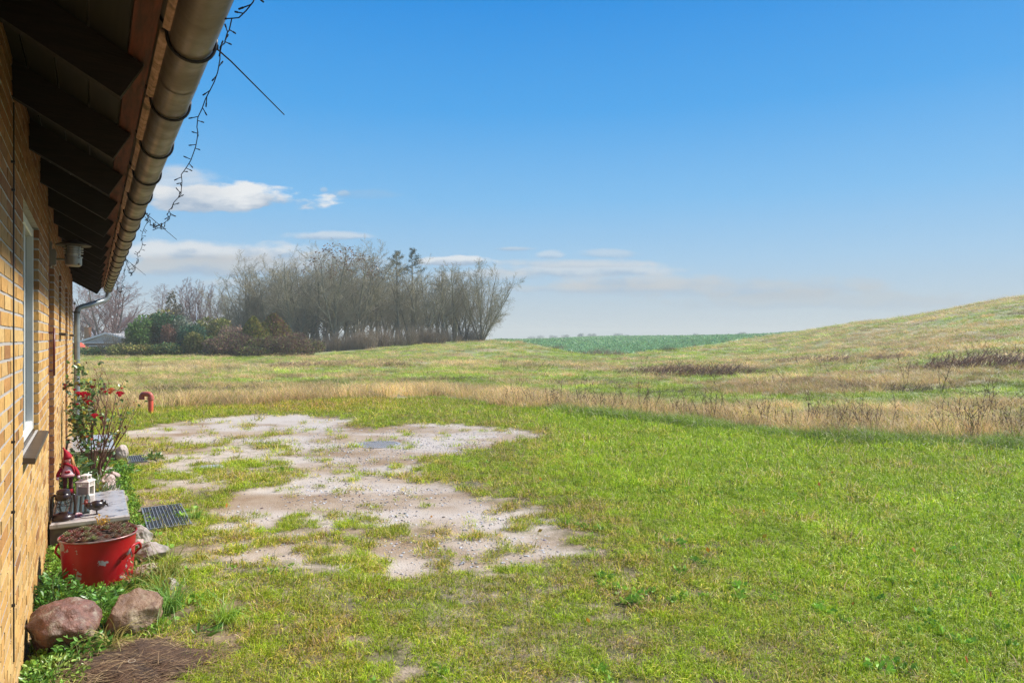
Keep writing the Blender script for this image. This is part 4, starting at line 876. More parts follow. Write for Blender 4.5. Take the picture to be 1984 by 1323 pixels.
# ------------------------------------------------------------ red tub with houseleeks
def tub():
    t=wthing('planter_tub','chipped red enamel tub planted with houseleeks beside the wall','planter',.335,5.43,0)
    m_=bpy.data.materials.new('chipped red enamel'); m_.use_nodes=True; N=m_.node_tree.nodes;L=m_.node_tree.links;b=N['Principled BSDF']
    tc=N.new('ShaderNodeTexCoord')
    def noi(s,de=4):
        n=N.new('ShaderNodeTexNoise'); n.inputs['Scale'].default_value=s; n.inputs['Detail'].default_value=de; n.inputs['Roughness'].default_value=.6; L.new(tc.outputs['Object'],n.inputs[0]); return n.outputs[0]
    k=N.new('ShaderNodeMapRange'); L.new(noi(9.5,5),k.inputs[0]); k.inputs[1].default_value=.62; k.inputs[2].default_value=.632
    v=N.new('ShaderNodeMapRange'); L.new(noi(5),v.inputs[0]); v.inputs[1].default_value=.3; v.inputs[2].default_value=.7
    a=N.new('ShaderNodeMix'); a.data_type='RGBA'; L.new(v.outputs[0],a.inputs[0]); a.inputs[6].default_value=(.43,.004,.008,1); a.inputs[7].default_value=(.30,.003,.008,1)
    a2=N.new('ShaderNodeMix'); a2.data_type='RGBA'; L.new(k.outputs[0],a2.inputs[0]); L.new(a.outputs[2],a2.inputs[6]); a2.inputs[7].default_value=(.33,.31,.32,1); L.new(a2.outputs[2],b.inputs['Base Color']); b.inputs['Roughness'].default_value=.42
    SX,SY=.228,.21; Hh=.31
    P=[(0,.0),(.86,.0),(.885,.006),(.92,.10),(.955,.21),(.985,Hh-.006),(1.0,Hh),(1.03,Hh+.004),(1.03,Hh+.012),(.985,Hh+.012),(.965,Hh),(.95,Hh-.04),(.0,Hh-.05)]
    m=MB(); m.lathe([(r,z) for r,z in P],48,None,SX,SY); m.build('tub',m_,t,True,35)
    rm=MB(); rm.tube([(1.015*SX*math.cos(x),1.015*SY*math.sin(x),Hh+.008) for x in [2*math.pi*i/48 for i in range(49)]],.0055,7,False); rm.build('rim',mat('bare rim metal',(.30,.10,.09),(.3,.28,.27),rough=.35,scale=20,metal=.3),t,True)
    for s,w in ((-.62,.30),(2.55,.3)):
        h=MB(); pts=[]
        for i in range(13):
            f=i/12; a=s+(f-.5)*w*2; z=Hh-.055+(-.085*(abs(f-.5)*2)**4); o=1+(.16 if 0<i<12 else -.02)
            pts.append((o*SX*math.cos(a),o*SY*math.sin(a),z))
        h.tube(pts,.008,8); h.build('handle',m_,t,True)
    so=MB(); so.lathe([(0,Hh+.012),(.6,Hh+.002),(.96,Hh-.022)],30,None,SX,SY); so.build('soil',mat('pot soil',(.08,.05,.035),(.05,.03,.02),rough=.95,scale=30,bump=.01),t)
    rr=random.Random(8); mts=[mat('houseleek dark',(.34,.10,.11),(.26,.24,.14),rough=.4,scale=18),mat('houseleek green',(.34,.42,.20),(.30,.12,.11),rough=.4,scale=22)]
    pos=[]; tries=0
    while len(pos)<44 and tries<3000:
        tries+=1; a=rr.uniform(0,6.28); q=math.sqrt(rr.random())*.93; x,y=q*SX*math.cos(a),q*SY*math.sin(a); rad=rr.uniform(.028,.05)
        if all((x-p[0])**2+(y-p[1])**2>(.62*(rad+p[2]))**2 for p in pos): pos.append((x,y,rad))
    for x,y,rad in pos:
        h=MB(); z=Hh-.012+.034*(1-(x/SX)**2-(y/SY)**2)+.012; n=26
        for i in range(n):
            f=i/n; a=i*2.4; el=R(8)+R(75)*f; L_=rad*(1.05-.55*f); h.leaf((x,y,z+f*.012),(math.cos(a)*math.cos(el),math.sin(a)*math.cos(el),math.sin(el)),L_,rad*.52*(1-.4*f),0,.25,-.25)
        h.build('houseleek',mts[0 if rr.random()<.6 else 1],t)
    yl=MB()
    for i in range(16):
        p=Vector((.03+rr.uniform(-.03,.03),.15+rr.uniform(-.02,.02),Hh)); q=p+Vector((rr.uniform(-.02,.02),rr.uniform(-.02,.02),rr.uniform(.05,.10))); yl.tube([p,q],.0015,4); yl.leaf(q,(rr.uniform(-1,1),rr.uniform(-1,1),.4),.022,.016,rr.uniform(0,6))
    yl.build('yellow_sprig',mat('yellow leaf',(.62,.36,.03),rough=.5,trans=.3),t)
tub()
# ------------------------------------------------------------ things standing in the yard edge
def px(xp,t): return ((xp-CX)/F*t,t)
def pipe():
    x,y=px(292,14.85); t=thing('vent_pipe','orange red vent pipe with a hooked top standing in the grass edge','pipe',(x,y,hz1(x,y)))
    r1=mat('orange red pvc',(.72,.11,.055),(.60,.09,.045),rough=.38,scale=5); r2=mat('faded red pvc',(.56,.13,.085),(.42,.09,.065),rough=.55,scale=9)
    m=MB(); m.lathe([(.052,-.1),(.052,.33),(.05,.335)],20); m.build('upright',r1,t,True,40)
    m=MB(); m.lathe([(.060,.30),(.064,.31),(.064,.335),(.058,.345),(.062,.352),(.062,.37),(.054,.375)],20); m.build('socket',r2,t,True,40)
    m=MB(); c=-.098; m.tube([(0,0,.34)]+[(-.062+.062*math.cos(a),0,.37+.062*math.sin(a)) for a in [math.pi*i/14 for i in range(8)]]+[(-.134+.062*math.cos(a),0,.37+.062*math.sin(a)) for a in [math.pi/2+math.pi*i/14 for i in range(8)]]+[(-.196,0,.312)],[.054]*17+[.057],18); m.build('hook',r2,t,True,50)
    x,y=px(203,16.4); t=thing('wooden_post','thin rusty brown post at the meadow edge behind the roses','post',(x,y,hz1(x,y)))
    m=MB(); m.box(-.022,.022,-.022,.022,-.1,.58,.004); m.build('shaft',mat('rusty post',(.20,.09,.05),(.14,.06,.035),rough=.9,scale=12),t)
pipe()
M_lf=mat('leaf tissue',(1,1,1),rough=.35,spec=.5,attr='bc',trans=.22)
M_far=mat('far foliage',(1,1,1),rough=.8,spec=.08,attr='bc',trans=.15)
def leaves_mesh(P,D,Ls,Ws,col,seed,fold=.2):
    r=np.random.default_rng(seed); n=len(P); D=D/np.linalg.norm(D,axis=1)[:,None]; q=np.cross(D,r.normal(0,1,(n,3))+np.array([0,0,1.2])); q/=np.linalg.norm(q,axis=1)[:,None]+1e-9; nn=np.cross(q,D)
    L_=np.asarray(Ls).reshape(-1,1);w=np.asarray(Ws).reshape(-1,1)
    V=np.stack([P,P+D*L_*.35+q*w*.5+nn*w*fold,P+D*L_,P+D*L_*.35-q*w*.5+nn*w*fold,P+D*L_*.72+q*w*.36+nn*w*fold*.7,P+D*L_*.72-q*w*.36+nn*w*fold*.7,P+D*L_*.5],1).reshape(-1,3)
    b=(np.arange(n)*7)[:,None]; Q=np.concatenate([b+np.array([0,1,4,6]),b+np.array([0,6,5,3])]); T=np.concatenate([b+np.array([6,4,2]),b+np.array([6,2,5])])
    me=np_mesh('leaves',V,Q,T,attrs={'bc':np.repeat(col,7,0)}); return me
def pick_cols(n,cols,r): return np.array([c[0] for c in cols])[r.choice(len(cols),n,p=np.array([c[1] for c in cols])/sum(c[1] for c in cols))]*r.uniform(.75,1.25,(n,1))
def rose_bush():
    t=wthing('rose_bush','tall leggy rose bush with crimson blooms and bare stems by the wall','rose bush',.33,9.45,0)
    rr=random.Random(21); m=MB(); tips=[]; nodes=[]
    def grow(p,d,L_,r,lv):
        pts=[p]; n=5
        for i in range(n):
            d=(d+Vector((rr.uniform(-.16,.16),rr.uniform(-.16,.16),.05))).normalized(); p=p+d*L_/n; pts.append(p); nodes.append((p,d,lv))
        m.tube(pts,[r*(1-.5*i/n) for i in range(n+1)],5)
        if lv<3:
            for k in range(2 if lv else 3):
                j=rr.randint(2,5); a=rr.uniform(0,6.28); e=(d+Vector((math.cos(a)*.8-.12,math.sin(a),.5))*.55).normalized(); grow(pts[j],e,L_*rr.uniform(.4,.65),r*.55,lv+1)
        tips.append((p,d))
    base=Vector((.02,0,0))
    for ang,el,L_,r in ((-.2,72,.80,.012),(.3,78,.85,.011),(-1.0,70,.7,.010),(2.9,68,.9,.010),(2.4,74,1.0,.010),(3.4,58,.75,.008),(1.4,72,.85,.009),(.1,60,.55,.009),(0,82,.9,.011),(3.0,80,.95,.009),(-.1,66,.8,.010),(.2,70,.7,.009)):
        grow(base+Vector((rr.uniform(-.05,.05),rr.uniform(-.08,.08),0)),Vector((math.cos(ang)*math.cos(R(el)),math.sin(ang)*math.cos(R(el)),math.sin(R(el)))),L_*.78,r,0)
    m.build('stems',mat('rose stem',(.15,.05,.045),(.20,.10,.07),rough=.7,scale=14),t)
    r=np.random.default_rng(5); P=[];D=[]
    for p,d,lv in nodes:
        w=(.42 if p.x<-.04 else .03)*(1 if p.z>.1 else .5)
        for k in range(5):
            if r.random()<w*.75: P.append(np.array(p)+r.normal(0,.025,3)); D.append(r.normal(0,1,3)+np.array(d)*.3+[0,0,-.15])
    for k in range(110): P.append(np.array([r.uniform(-.26,.0),r.uniform(-.25,.25),abs(r.normal(.22,.16))])); D.append(r.normal(0,1,3)+[0,0,.2])
    P=np.array(P);D=np.array(D);n=len(P); col=pick_cols(n,[((.08,.17,.05),.4),((.14,.26,.07),.22),((.50,.42,.06),.13),((.14,.06,.035),.1),((.26,.36,.22),.15)],r)
    link('leaves',leaves_mesh(P,D,r.uniform(.035,.065,n),r.uniform(.028,.045,n),col,3),M_lf,t)
    mr=mat('crimson petal',(.72,.008,.06),(.50,.005,.03),rough=.5,scale=40,trans=.15); mo=mat('peach petal',(.75,.30,.14),(.6,.1,.06),rough=.5,scale=30); my=mat('cream petal',(.78,.72,.35),rough=.5); md=mat('dry red petal',(.25,.02,.025),rough=.7)
    def rose(p,rad,mm,name='rose_bloom'):
        h=MB(); n=26; h.ball(p,rad*.42,10,8)
        for i in range(n):
            f=i/n; a=i*2.4; el=R(5)+R(72)*f; c=Vector((math.cos(a)*math.cos(el),math.sin(a)*math.cos(el),math.sin(el))); h.leaf(Vector(p)+c*rad*.12,c,rad*(1-.35*f),rad*.85,rr.uniform(-.5,.5),.3,-.35)
        h.build(name,mm,t)
    def at(xp,yp,dy=0):   # point of the bush plane that is seen at a photo position
        dpt=(9.28+dy)*c_; q=Vector(((xp-CX)/F*dpt,dpt,H+(CY-yp)/F*dpt)); return Matrix.Rotation(-TH,3,'Z')@(q-Wp(.33,9.45))
    for (xp,yp,rad,mm) in ((152,764,.030,mr),(164,768,.052,mr),(160,776,.04,mr),(172,781,.034,mr),(149,786,.026,mr),(232,765,.038,mr),(216,758,.036,mo),(213,762,.02,mr),(183,807,.034,mr),(176,793,.018,md),(196,811,.024,md),(126,747,.018,mr),(183,737,.014,md),(236,753,.014,mr),(178,751,.024,md),(197,755,.020,md),(144,756,.018,mr),(204,760,.018,mr),(125,752,.014,md)): rose(at(xp,yp,rr.uniform(-.08,.08)),rad*1.3,mm)
    rose(at(144,844,-.1),.042,my,'cream_bloom'); rose(at(169,847,-.05),.024,mo,'peach_bloom'); rose(at(177,852,-.05),.022,mo,'peach_bloom')
    h=MB()
    for (xp,yp) in ((126,747),(183,737),(152,764),(164,768),(172,781),(232,765),(216,758),(236,753),(178,751),(197,755),(183,807),(149,786),(144,756),(191,742)):
        p=at(xp,yp); q=min((n_[0] for n_ in nodes),key=lambda v:(v-p).length); h.tube([q,(q+p)/2+Vector((.01,0,-.01)),p],[.003,.0025,.002],4)
    h.build('flower_stalks',mat('rose stalk',(.10,.08,.04),rough=.7),t)
    bud=MB()
    for i in range(26):
        p,d=tips[rr.randrange(len(tips))]; p=p+Vector((rr.uniform(-.03,.03),rr.uniform(-.03,.03),rr.uniform(.0,.05)))
        bud.ball(p,(.005,.005,.009),6,5)
    bud.build('rose_hips',md,t)
rose_bush()
# small garden plants in the bed along the wall
def plant(name,lab,cat,a,b,n,rad,hgt,size,cols,seed,dirup=.4,stem=True,wid=.5,narrow=False,grp=None):
    t=wthing(name,lab,cat,a,b,0,grp); r=np.random.default_rng(seed)
    ang=r.uniform(0,6.28,n); q=rad*np.sqrt(r.random(n)); hz_=hgt*(1-.55*(q/rad)**2)*r.uniform(.12,1,n)
    P=np.stack([q*np.cos(ang),q*np.sin(ang),hz_],1); D=np.stack([np.cos(ang),np.sin(ang),np.full(n,dirup)],1)+r.normal(0,.5,(n,3)); 
    L_=size*r.uniform(.6,1.3,n); link('leaves',leaves_mesh(P,D,L_,L_*(wid if not narrow else .12),pick_cols(n,cols,r),seed),M_lf,t)
    m=MB(); rr=random.Random(seed)
    for i in range(max(6,n//14)):
        j=rr.randrange(n); p=Vector(P[j]); m.tube([(p.x*.35,p.y*.35,-.01),(p.x*.7,p.y*.7,p.z*.55),p],[.003,.0024,.0015],4)
    m.build('stems',mat('herb stem',(.12,.16,.05),rough=.7) if 'herb stem' not in bpy.data.materials else bpy.data.materials['herb stem'],t)
    return t
GR=[((.12,.28,.04),.5),((.20,.38,.07),.3),((.07,.16,.03),.2)]; YG=[((.32,.42,.06),.35),((.52,.46,.07),.2),((.14,.26,.05),.3),((.30,.18,.06),.15)]
plant('lavender','grey green lavender clump behind the white lantern','plant',.36,7.95,420,.17,.30,.055,[((.22,.27,.20),.6),((.30,.33,.26),.25),((.13,.17,.10),.15)],61,1.3,narrow=True)
plant('garden_plant','low yellow green leafy plant between lavender and pink stone','plant',.30,8.45,200,.16,.14,.05,YG,62)
plant('garden_plant','dark leafy plant with yellow leaves under the roses','plant',.14,8.7,220,.15,.42,.075,[((.07,.14,.04),.5),((.45,.36,.05),.2),((.16,.24,.12),.3)],63)
plant('garden_plant','low light green leaves in front of the far step','plant',.36,9.95,220,.22,.17,.05,GR+YG,64)
plant('garden_plant','yellowing tuft of leaves beside the far edge of the near step','plant',.33,7.66,90,.08,.10,.045,YG,65)
plant('weed','broad leaved weed patch near the far grating','plant',.60,9.6,110,.2,.09,.055,GR,66)
plant('weed','low weed clump right of the far grating','plant',1.02,10.45,70,.10,.08,.06,[((.10,.20,.05),.6),((.2,.3,.08),.4)],67)
plant('garden_plant','dense dark green herb between red tub and wall','plant',.11,4.98,360,.13,.24,.042,[((.09,.22,.03),.5),((.15,.32,.05),.4),((.05,.12,.02),.1)],68)
plant('garden_plant','sprawling bright green herb at the foot of the red tub','plant',.30,4.92,300,.18,.10,.036,GR,69)
plant('garden_plant','tall clover leaved herb growing in front of the red boulder','plant',.25,4.19,200,.12,.13,.034,GR,70)
plant('garden_plant','light green chickweed cushion at the very foot of the wall','plant',.13,3.98,420,.16,.09,.022,[((.26,.42,.07),.5),((.34,.44,.10),.3),((.14,.26,.04),.2)],71)
plant('garden_plant','green herb squeezed between the two boulders','plant',.335,4.78,140,.08,.14,.036,GR,72)
plant('garden_plant','dry twiggy weed with faded leaves right of the tub','plant',.56,5.18,130,.10,.18,.026,[((.28,.16,.07),.4),((.40,.33,.10),.3),((.16,.22,.06),.3)],73,.8)
plant('weed','dandelion rosette on the near lawn beside the bare soil','plant',.82,4.15,22,.05,.03,.06,GR,74,.25,wid=.3)
plant('garden_plant','green leaves hanging behind the tub rim near the step','plant',.47,5.95,110,.10,.22,.05,YG+GR,75)
def bed_cover():
    src=[leafball('bed_tuft',26,.05,.028,GR,M_leaf,400+i,zs=.9,up=.6,shell=.2) for i in range(3)]
    n=2600; a=rng.uniform(.02,.66,n); b=rng.uniform(3.6,10.4,n); k=~((b>6.38)&(b<7.56)&(a<.6))&(((a-.335)/.2)**2+((b-5.43)/.17)**2>1)
    a=a[k];b=b[k]; x=(a-A0)*c_-b*s_; y=(a-A0)*s_+b*c_; k=~((x+1.9)**2/.42**2+(y-3.45)**2/.35**2<.85); x=x[k];y=y[k];a=a[k];b=b[k];n=len(x)
    s=rng.uniform(.5,1.25,n); ti=np.where((fbm(a*4,b*3,5,3)>.5)[:,None],np.array([1.1,1.05,.9]),np.array([1.6,1.25,1.0]))*rng.uniform(.8,1.2,(n,1))
    scatter('bed_weeds','low mixed green weeds carpeting the bed along the wall','ground cover',np.stack([x,y,hz(x,y)],1),rng.uniform(0,6.28,n),rng.normal(0,.2,(n,2)),s,ti,src)
bed_cover()
def long_tuft(lab,a,b,s,tint,seed,n=90,name='grass_tussock'):
    m_=mat('tussock blade '+str(seed),tint[0],tint[1],rough=.4,scale=30,trans=.25)
    o=blades(name,n,.06*s,.14*s,.34*s,.0045,.85,[((1,1,1),1.0)],m_,seed,segs=5,droop=.6); C.objects.link(o); p=Wp(a,b); o.location=(p.x,p.y,hz1(p.x,p.y)); tag(o,lab,'grass tuft')
long_tuft('tall green and straw grass tussock right of the red tub',.74,5.30,1.15,((.22,.36,.05),(.45,.36,.10)),501,120)
long_tuft('grass tussock flopping over the right side of the brown boulder',.70,4.62,1.15,((.16,.34,.05),(.24,.40,.08)),502,120)
long_tuft('straw tipped grass tussock behind the brown boulder',.66,4.92,.95,((.40,.34,.06),(.20,.32,.05)),503)
long_tuft('wisp of yellowed grass in front of the boulders',.38,4.22,.8,((.50,.40,.14),(.34,.32,.08)),504,60)
long_tuft('bright grass tussock on the lawn at the right of the bare earth',.95,4.25,.85,((.28,.46,.05),(.34,.5,.08)),505)
long_tuft('small green grass tuft growing beside the near grating',1.10,6.86,.6,((.22,.40,.05),(.3,.46,.07)),506)
long_tuft('grass blades rising between the tub and the near step',.50,6.15,.7,((.24,.40,.06),(.3,.44,.1)),507,50)
x,y=-1.93,3.5
def mulch():
    r=np.random.default_rng(9); n=620; q=np.sqrt(r.random(n)); a=r.uniform(0,6.28,n); X=-1.92+.42*q*np.cos(a); Y=3.46+.34*q*np.sin(a); 
    m=MB(); m.lathe([(0,.035),(.1,.034),(.2,.03),(.28,.024),(.36,.014),(.43,-.01)],60,Matrix.Translation((-1.92,3.46,0)),1,.8)
    me=m.mesh('bare_earth',True)
    for v in me.vertices:
        k=.50+.72*float(fbm(math.atan2(v.co.y-3.46,v.co.x+1.92)*1.6+9,0.5,6,3)); v.co.x=-1.92+(v.co.x+1.92)*k; v.co.y=3.46+(v.co.y-3.46)*k
        v.co.z+=(float(fbm(v.co.x*9,v.co.y*9,4,3))-.5)*.045
    tag(link('bare_earth',me,mat('dark red earth',(.10,.055,.03),(.045,.026,.016),rough=.95,scale=14,bump=.03,bscale=22)),kind='structure')
    b=MB(); rr=random.Random(4)
    for i in range(n):
        t=r.normal(.5,.6); L_=r.uniform(.04,.20); d=Vector((math.cos(t),math.sin(t),r.uniform(-.05,.12))); p=Vector((X[i],Y[i],.028+r.uniform(-.004,.02)-.03*q[i]**2)); s_d=Vector((-d.y,d.x,0))*.0013; k=Vector((0,0,r.uniform(-.012,.006)))
        b.add([p-s_d,p+s_d,p+d*L_*.5+s_d-k,p+d*L_*.5-s_d-k,p+d*L_+k],[(0,1,2,3),(3,2,4)])
    o=b.build('dead_grass',mat('withered grass',(.40,.29,.15),(.17,.09,.05),rough=.8,scale=12)); tag(o,'withered straw strewn over the bare reddish earth','dead grass',kind='stuff')
    rg=MB(); rg.tube([(.016*math.cos(a),.010*math.sin(a),0) for a in [2*math.pi*i/16 for i in range(17)]],.0018,6,False); o=rg.build('plastic_ring',mat('translucent plastic',(.42,.36,.28),rough=.4)); gx,gy=Gp(255,1297); o.location=(gx,gy,.045); o.rotation_euler=(.5,0,.3); tag(o,'little translucent plastic ring lying on the bare earth','ring')
mulch()
# ------------------------------------------------------------ bare trees
def frust(P0,P1,R0,R1,k):
    P0=np.array(P0);P1=np.array(P1);R0=np.array(R0)[:,None];R1=np.array(R1)[:,None]; d=P1-P0; d/=np.linalg.norm(d,axis=1)[:,None]+1e-9
    up=np.where(np.abs(d[:,2:3])>.9,np.array([[1.,0,0]]),np.array([[0,0,1.]])); a=np.cross(d,up); a/=np.linalg.norm(a,axis=1)[:,None]; b=np.cross(d,a)
    V=[]
    for j in range(k):
        t=2*math.pi*j/k; o=a*math.cos(t)+b*math.sin(t); V.append(P0+o*R0); V.append(P1+o*R1)
    V=np.stack(V,1).reshape(-1,3); b0=(np.arange(len(P0))*2*k)[:,None]
    Q=np.concatenate([b0+np.array([2*j,(2*j+2)%(2*k),(2*j+3)%(2*k),2*j+1]) for j in range(k)]); return V,Q
def tree_mesh(seed,Ht=12,stems=1,fan=.3,first=.2,br=(11,8,5),lr=(.42,.42,.38),ang=(38,40,42),trop=.10,rad=.17,lean=(0,0),twig=.010,droop=0,pref=None):
    r=random.Random(seed); seg={0:[],1:[],2:[],3:[]}
    def grow(p,d,L_,rd,lv):
        n=(8,5,4,2)[lv]; pts=[p]; ds=[d]; cur=p
        for i in range(n):
            j=(.06,.10,.14,.16)[lv]; up=trop*(1,1,.8,.3)[lv]-droop*(lv>=2)
            d=(d+Vector((r.gauss(0,j),r.gauss(0,j),r.gauss(0,j)*.6+up))).normalized(); cur=cur+d*(L_/n); pts.append(cur); ds.append(d)
        e=(.22,.28,.35,.6)[lv]
        for i in range(n): seg[lv].append((pts[i],pts[i+1],max(rd*(1-(1-e)*i/n),twig),max(rd*(1-(1-e)*(i+1)/n),twig*.6)))
        if lv<3:
            nb=br[lv]
            for k in range(nb):
                f0=first if lv==0 else .18
                f=f0+(1-f0)*(k+r.random())/nb; i=min(int(f*n),n-1); g=f*n-i; q=pts[i].lerp(pts[i+1],g); dd=ds[i+1]
                a=r.uniform(0,6.28); u=dd.orthogonal().normalized(); w=dd.cross(u); o=u*math.cos(a)+w*math.sin(a)
                if pref is not None and lv==0: o=(o+Vector(pref)*.8).normalized()
                an=R(ang[lv]*r.uniform(.7,1.2)); e_=(dd*math.cos(an)+o*math.sin(an)).normalized()
                ll=L_*lr[lv]*r.uniform(.7,1.2)*((1.05-.62*f) if lv==0 else (1.1-.5*f)); grow(q,e_,ll,max(rd*(1-.75*f)*.5,twig),lv+1)
    for s in range(stems):
        a=s*2.4+r.random(); f=fan*(.4+.8*r.random()) if stems>1 else 0; d=Vector((math.cos(a)*f+lean[0],math.sin(a)*f+lean[1],1)).normalized()
        grow(Vector((math.cos(a)*.16*(stems>1),math.sin(a)*.16*(stems>1),-.15)),d,Ht*r.uniform(.78,1.0),rad*(1 if stems==1 else r.uniform(.55,.9)),0)
    out=[]
    for lvs,ks,nm in (((0,),(7,),'trunk'),((1,2,3),(4,3,3),'crown')):
        Vs=[];Qs=[];o=0
        for lv,k in zip(lvs,ks):
            s=seg[lv]
            if not s: continue
            V,Q=frust([x[0] for x in s],[x[1] for x in s],[x[2] for x in s],[x[3] for x in s],k); Vs.append(V);Qs.append(Q+o); o+=len(V)
        out.append(np_mesh(nm,np.concatenate(Vs),np.concatenate(Qs),smooth=True))
    return out
M_bark=mat('green grey bark',(.25,.24,.165),(.17,.155,.11),rough=.9,scale=3,obj_rand=.2); M_twig=mat('brown grey twigs',(.33,.295,.19),(.25,.22,.145),rough=.9,scale=1.2,obj_rand=.22)
M_btwig=mat('reddish beech twigs',(.27,.16,.14),(.19,.12,.11),rough=.9,scale=1.2); M_birch=mat('birch bark',(.42,.38,.33),(.24,.2,.17),rough=.85,scale=4)
M_gbark=mat('grey beech bark',(.17,.165,.145),(.12,.115,.10),rough=.85,scale=3)
KIN={}
KIN['vase1']=(tree_mesh(1,11.5,5,.36,.16,(16,9,5),lr=(.44,.42,.42),trop=.034,ang=(40,40,42),rad=.15,twig=.009),M_bark,M_twig)
KIN['vase2']=(tree_mesh(2,11.5,6,.48,.18,(15,9,5),lr=(.44,.42,.42),trop=.036,ang=(40,42,42),rad=.15,twig=.009),M_bark,M_twig)
KIN['vase3']=(tree_mesh(3,11.5,3,.34,.2,(18,10,5),lr=(.46,.42,.42),trop=.022,ang=(42,40,42),rad=.19,twig=.009),M_bark,M_twig)
KIN['up1']=(tree_mesh(4,12,1,.10,.25,(24,12,6),lr=(.40,.44,.42),trop=.03,ang=(46,42,42),rad=.21,twig=.009),M_bark,M_twig)
KIN['up2']=(tree_mesh(5,12,2,.22,.25,(22,10,6),lr=(.40,.42,.44),trop=.03,ang=(42,40,42),rad=.17,twig=.009),M_bark,M_twig)
KIN['round']=(tree_mesh(6,9.6,13,.80,.10,(16,10,6),lr=(.46,.42,.42),trop=.040,ang=(42,40,42),rad=.16),M_bark,M_twig)
KIN['beech']=(tree_mesh(7,10.5,5,.42,.12,(15,10,8),lr=(.62,.42,.36),trop=.035,ang=(52,38,40),rad=.30),M_gbark,M_btwig)
KIN['birch']=(tree_mesh(8,11,1,0,.22,(20,9,6),lr=(.34,.5,.5),trop=.05,ang=(45,45,45),rad=.13,droop=.16,twig=.009),M_birch,M_btwig)
KIN['pop']=(tree_mesh(9,12,4,.14,.2,(18,9,6),lr=(.30,.42,.4),trop=.08,ang=(28,34,38),rad=.11),M_gbark,M_btwig)
PROTO={}
def bare_tree(kind,x,y,h,lab,rz=0,wid=1.0,grp=None,name='bare_tree',href=12,cat='tree'):
    zs=KIN[kind][0][1]; co_=np.empty(len(zs.vertices)*3,np.float32); zs.vertices.foreach_get('co',co_); href=float(np.percentile(co_[2::3],97.5)); z=hz1(x,y)-.1; s=h/href
    if kind in PROTO:
        t=copy_tree(PROTO[kind]); t.location=(x,y,z); t.rotation_euler=(0,0,rz); t['label']=lab
        if 'group' in t: del t['group']
        if grp: t['group']=grp
    else:
        (tm,cm),mb,mt=KIN[kind]; t=thing(name,lab,cat,(x,y,z),rz,grp); link('trunk',tm,mb,t); link('crown',cm,mt,t); PROTO[kind]=t
    w_=min(s,1.25)*wid if kind!='beech' else s*wid; t.scale=(w_,w_,s); return t
def ph(xp,yp,t):  # height above the ground of a treetop seen at this photo position
    x=(xp-CX)/F*t; return H+(CY-yp)/F*t-hz1(x,t)
GRP='bare trees of the grove'
front=[(452,560,84,'vase2','vase tree at the left tip of the grove, lower and redder than the rest'),(484,530,86,'vase1','second tree from the left edge of the grove, low and bushy'),(512,520,84,'vase3',None),(543,509,87,'vase2','domed tree rising behind the golden conifers'),(574,508,83,'vase1',None),(600,498,86,'vase3',None),(622,492,90,'up2',None),
 (655,484,84,'vase2','tallest fan shaped tree of the grove, seed clusters in its top'),(690,486,86,'vase1','fan shaped tree just right of the tallest one'),(712,512,89,'vase3',None),(732,503,93,'up1','slender tree standing up left of the two pines'),(752,510,91,'up2',None),(775,525,90,'up1',None),(798,524,93,'vase3',None),(818,518,90,'up2',None),(838,520,94,'vase1',None),(858,519,93,'up1',None),(878,522,96,'up2','upright tree just left of the big round tree'),(900,530,98,'vase3',None)]
rt=random.Random(77)
rest='bare grey green tree in the crowded middle of the grove'
for xp,yp,t,k,lab in front:
    x,y=px(xp,t); bare_tree(k,x,y,ph(xp,yp,t)*1.03,lab or rest,rt.uniform(0,6.28),rt.uniform(1.0,1.25),GRP)
x,y=px(933,96); bt=bare_tree('round',x,y,ph(930,516,96),'big round many stemmed tree ending the grove on the right',.15,.72,GRP,href=11.2)
for i in range(32):
    xp=450+14.3*i+rt.uniform(-7,7); t=(93 if xp<620 else 98)+rt.uniform(0,13); top=np.interp(xp,[440,500,560,650,700,760,900],[570,532,515,498,512,524,532])+rt.uniform(4,28)
    x,y=px(xp,t); bare_tree(rt.choice(['vase1','vase2','vase3','up1','up2']),x,y,ph(xp,top,t),'bare tree in the back rows of the grove, seen between the front trunks',rt.uniform(0,6.28),rt.uniform(1.0,1.3),'back rows of the grove')
x,y=px(207,96); bare_tree('beech',x,y,ph(210,528,96)*.98,'wide spreading beech with reddish twigs behind the far bungalow',.6,1.15,href=11)
x,y=px(303,98); bare_tree('birch',x,y,ph(303,550,98),'drooping reddish birch left of the dark ivy covered tree',.0,1.15,href=11)
x,y=px(322,104); bare_tree('birch',x,y,ph(322,556,104),'second birch, partly behind the dark ivy covered tree',2.0,1.1,href=11)
for xp,yp,t,lab in ((362,549,96,'pale poplar nearest to the dark ivy covered tree'),(380,546,99,'second pale poplar of the row of four'),(398,550,97,'third pale poplar of the row of four'),(420,560,101,'thin ragged poplar, last before the grove')):
    x,y=px(xp,t); bare_tree('pop',x,y,ph(xp,yp,t),lab,rt.uniform(0,6),1.05,'row of poplars')
x,y=px(150,120); bare_tree('pop',x,y,ph(150,560,120),'faint bare tree behind the downpipe',1.0,1.3)
x,y=px(175,128); bare_tree('pop',x,y,ph(178,590,128),'low bare tree behind the bungalow chimney',2.0,1.6)
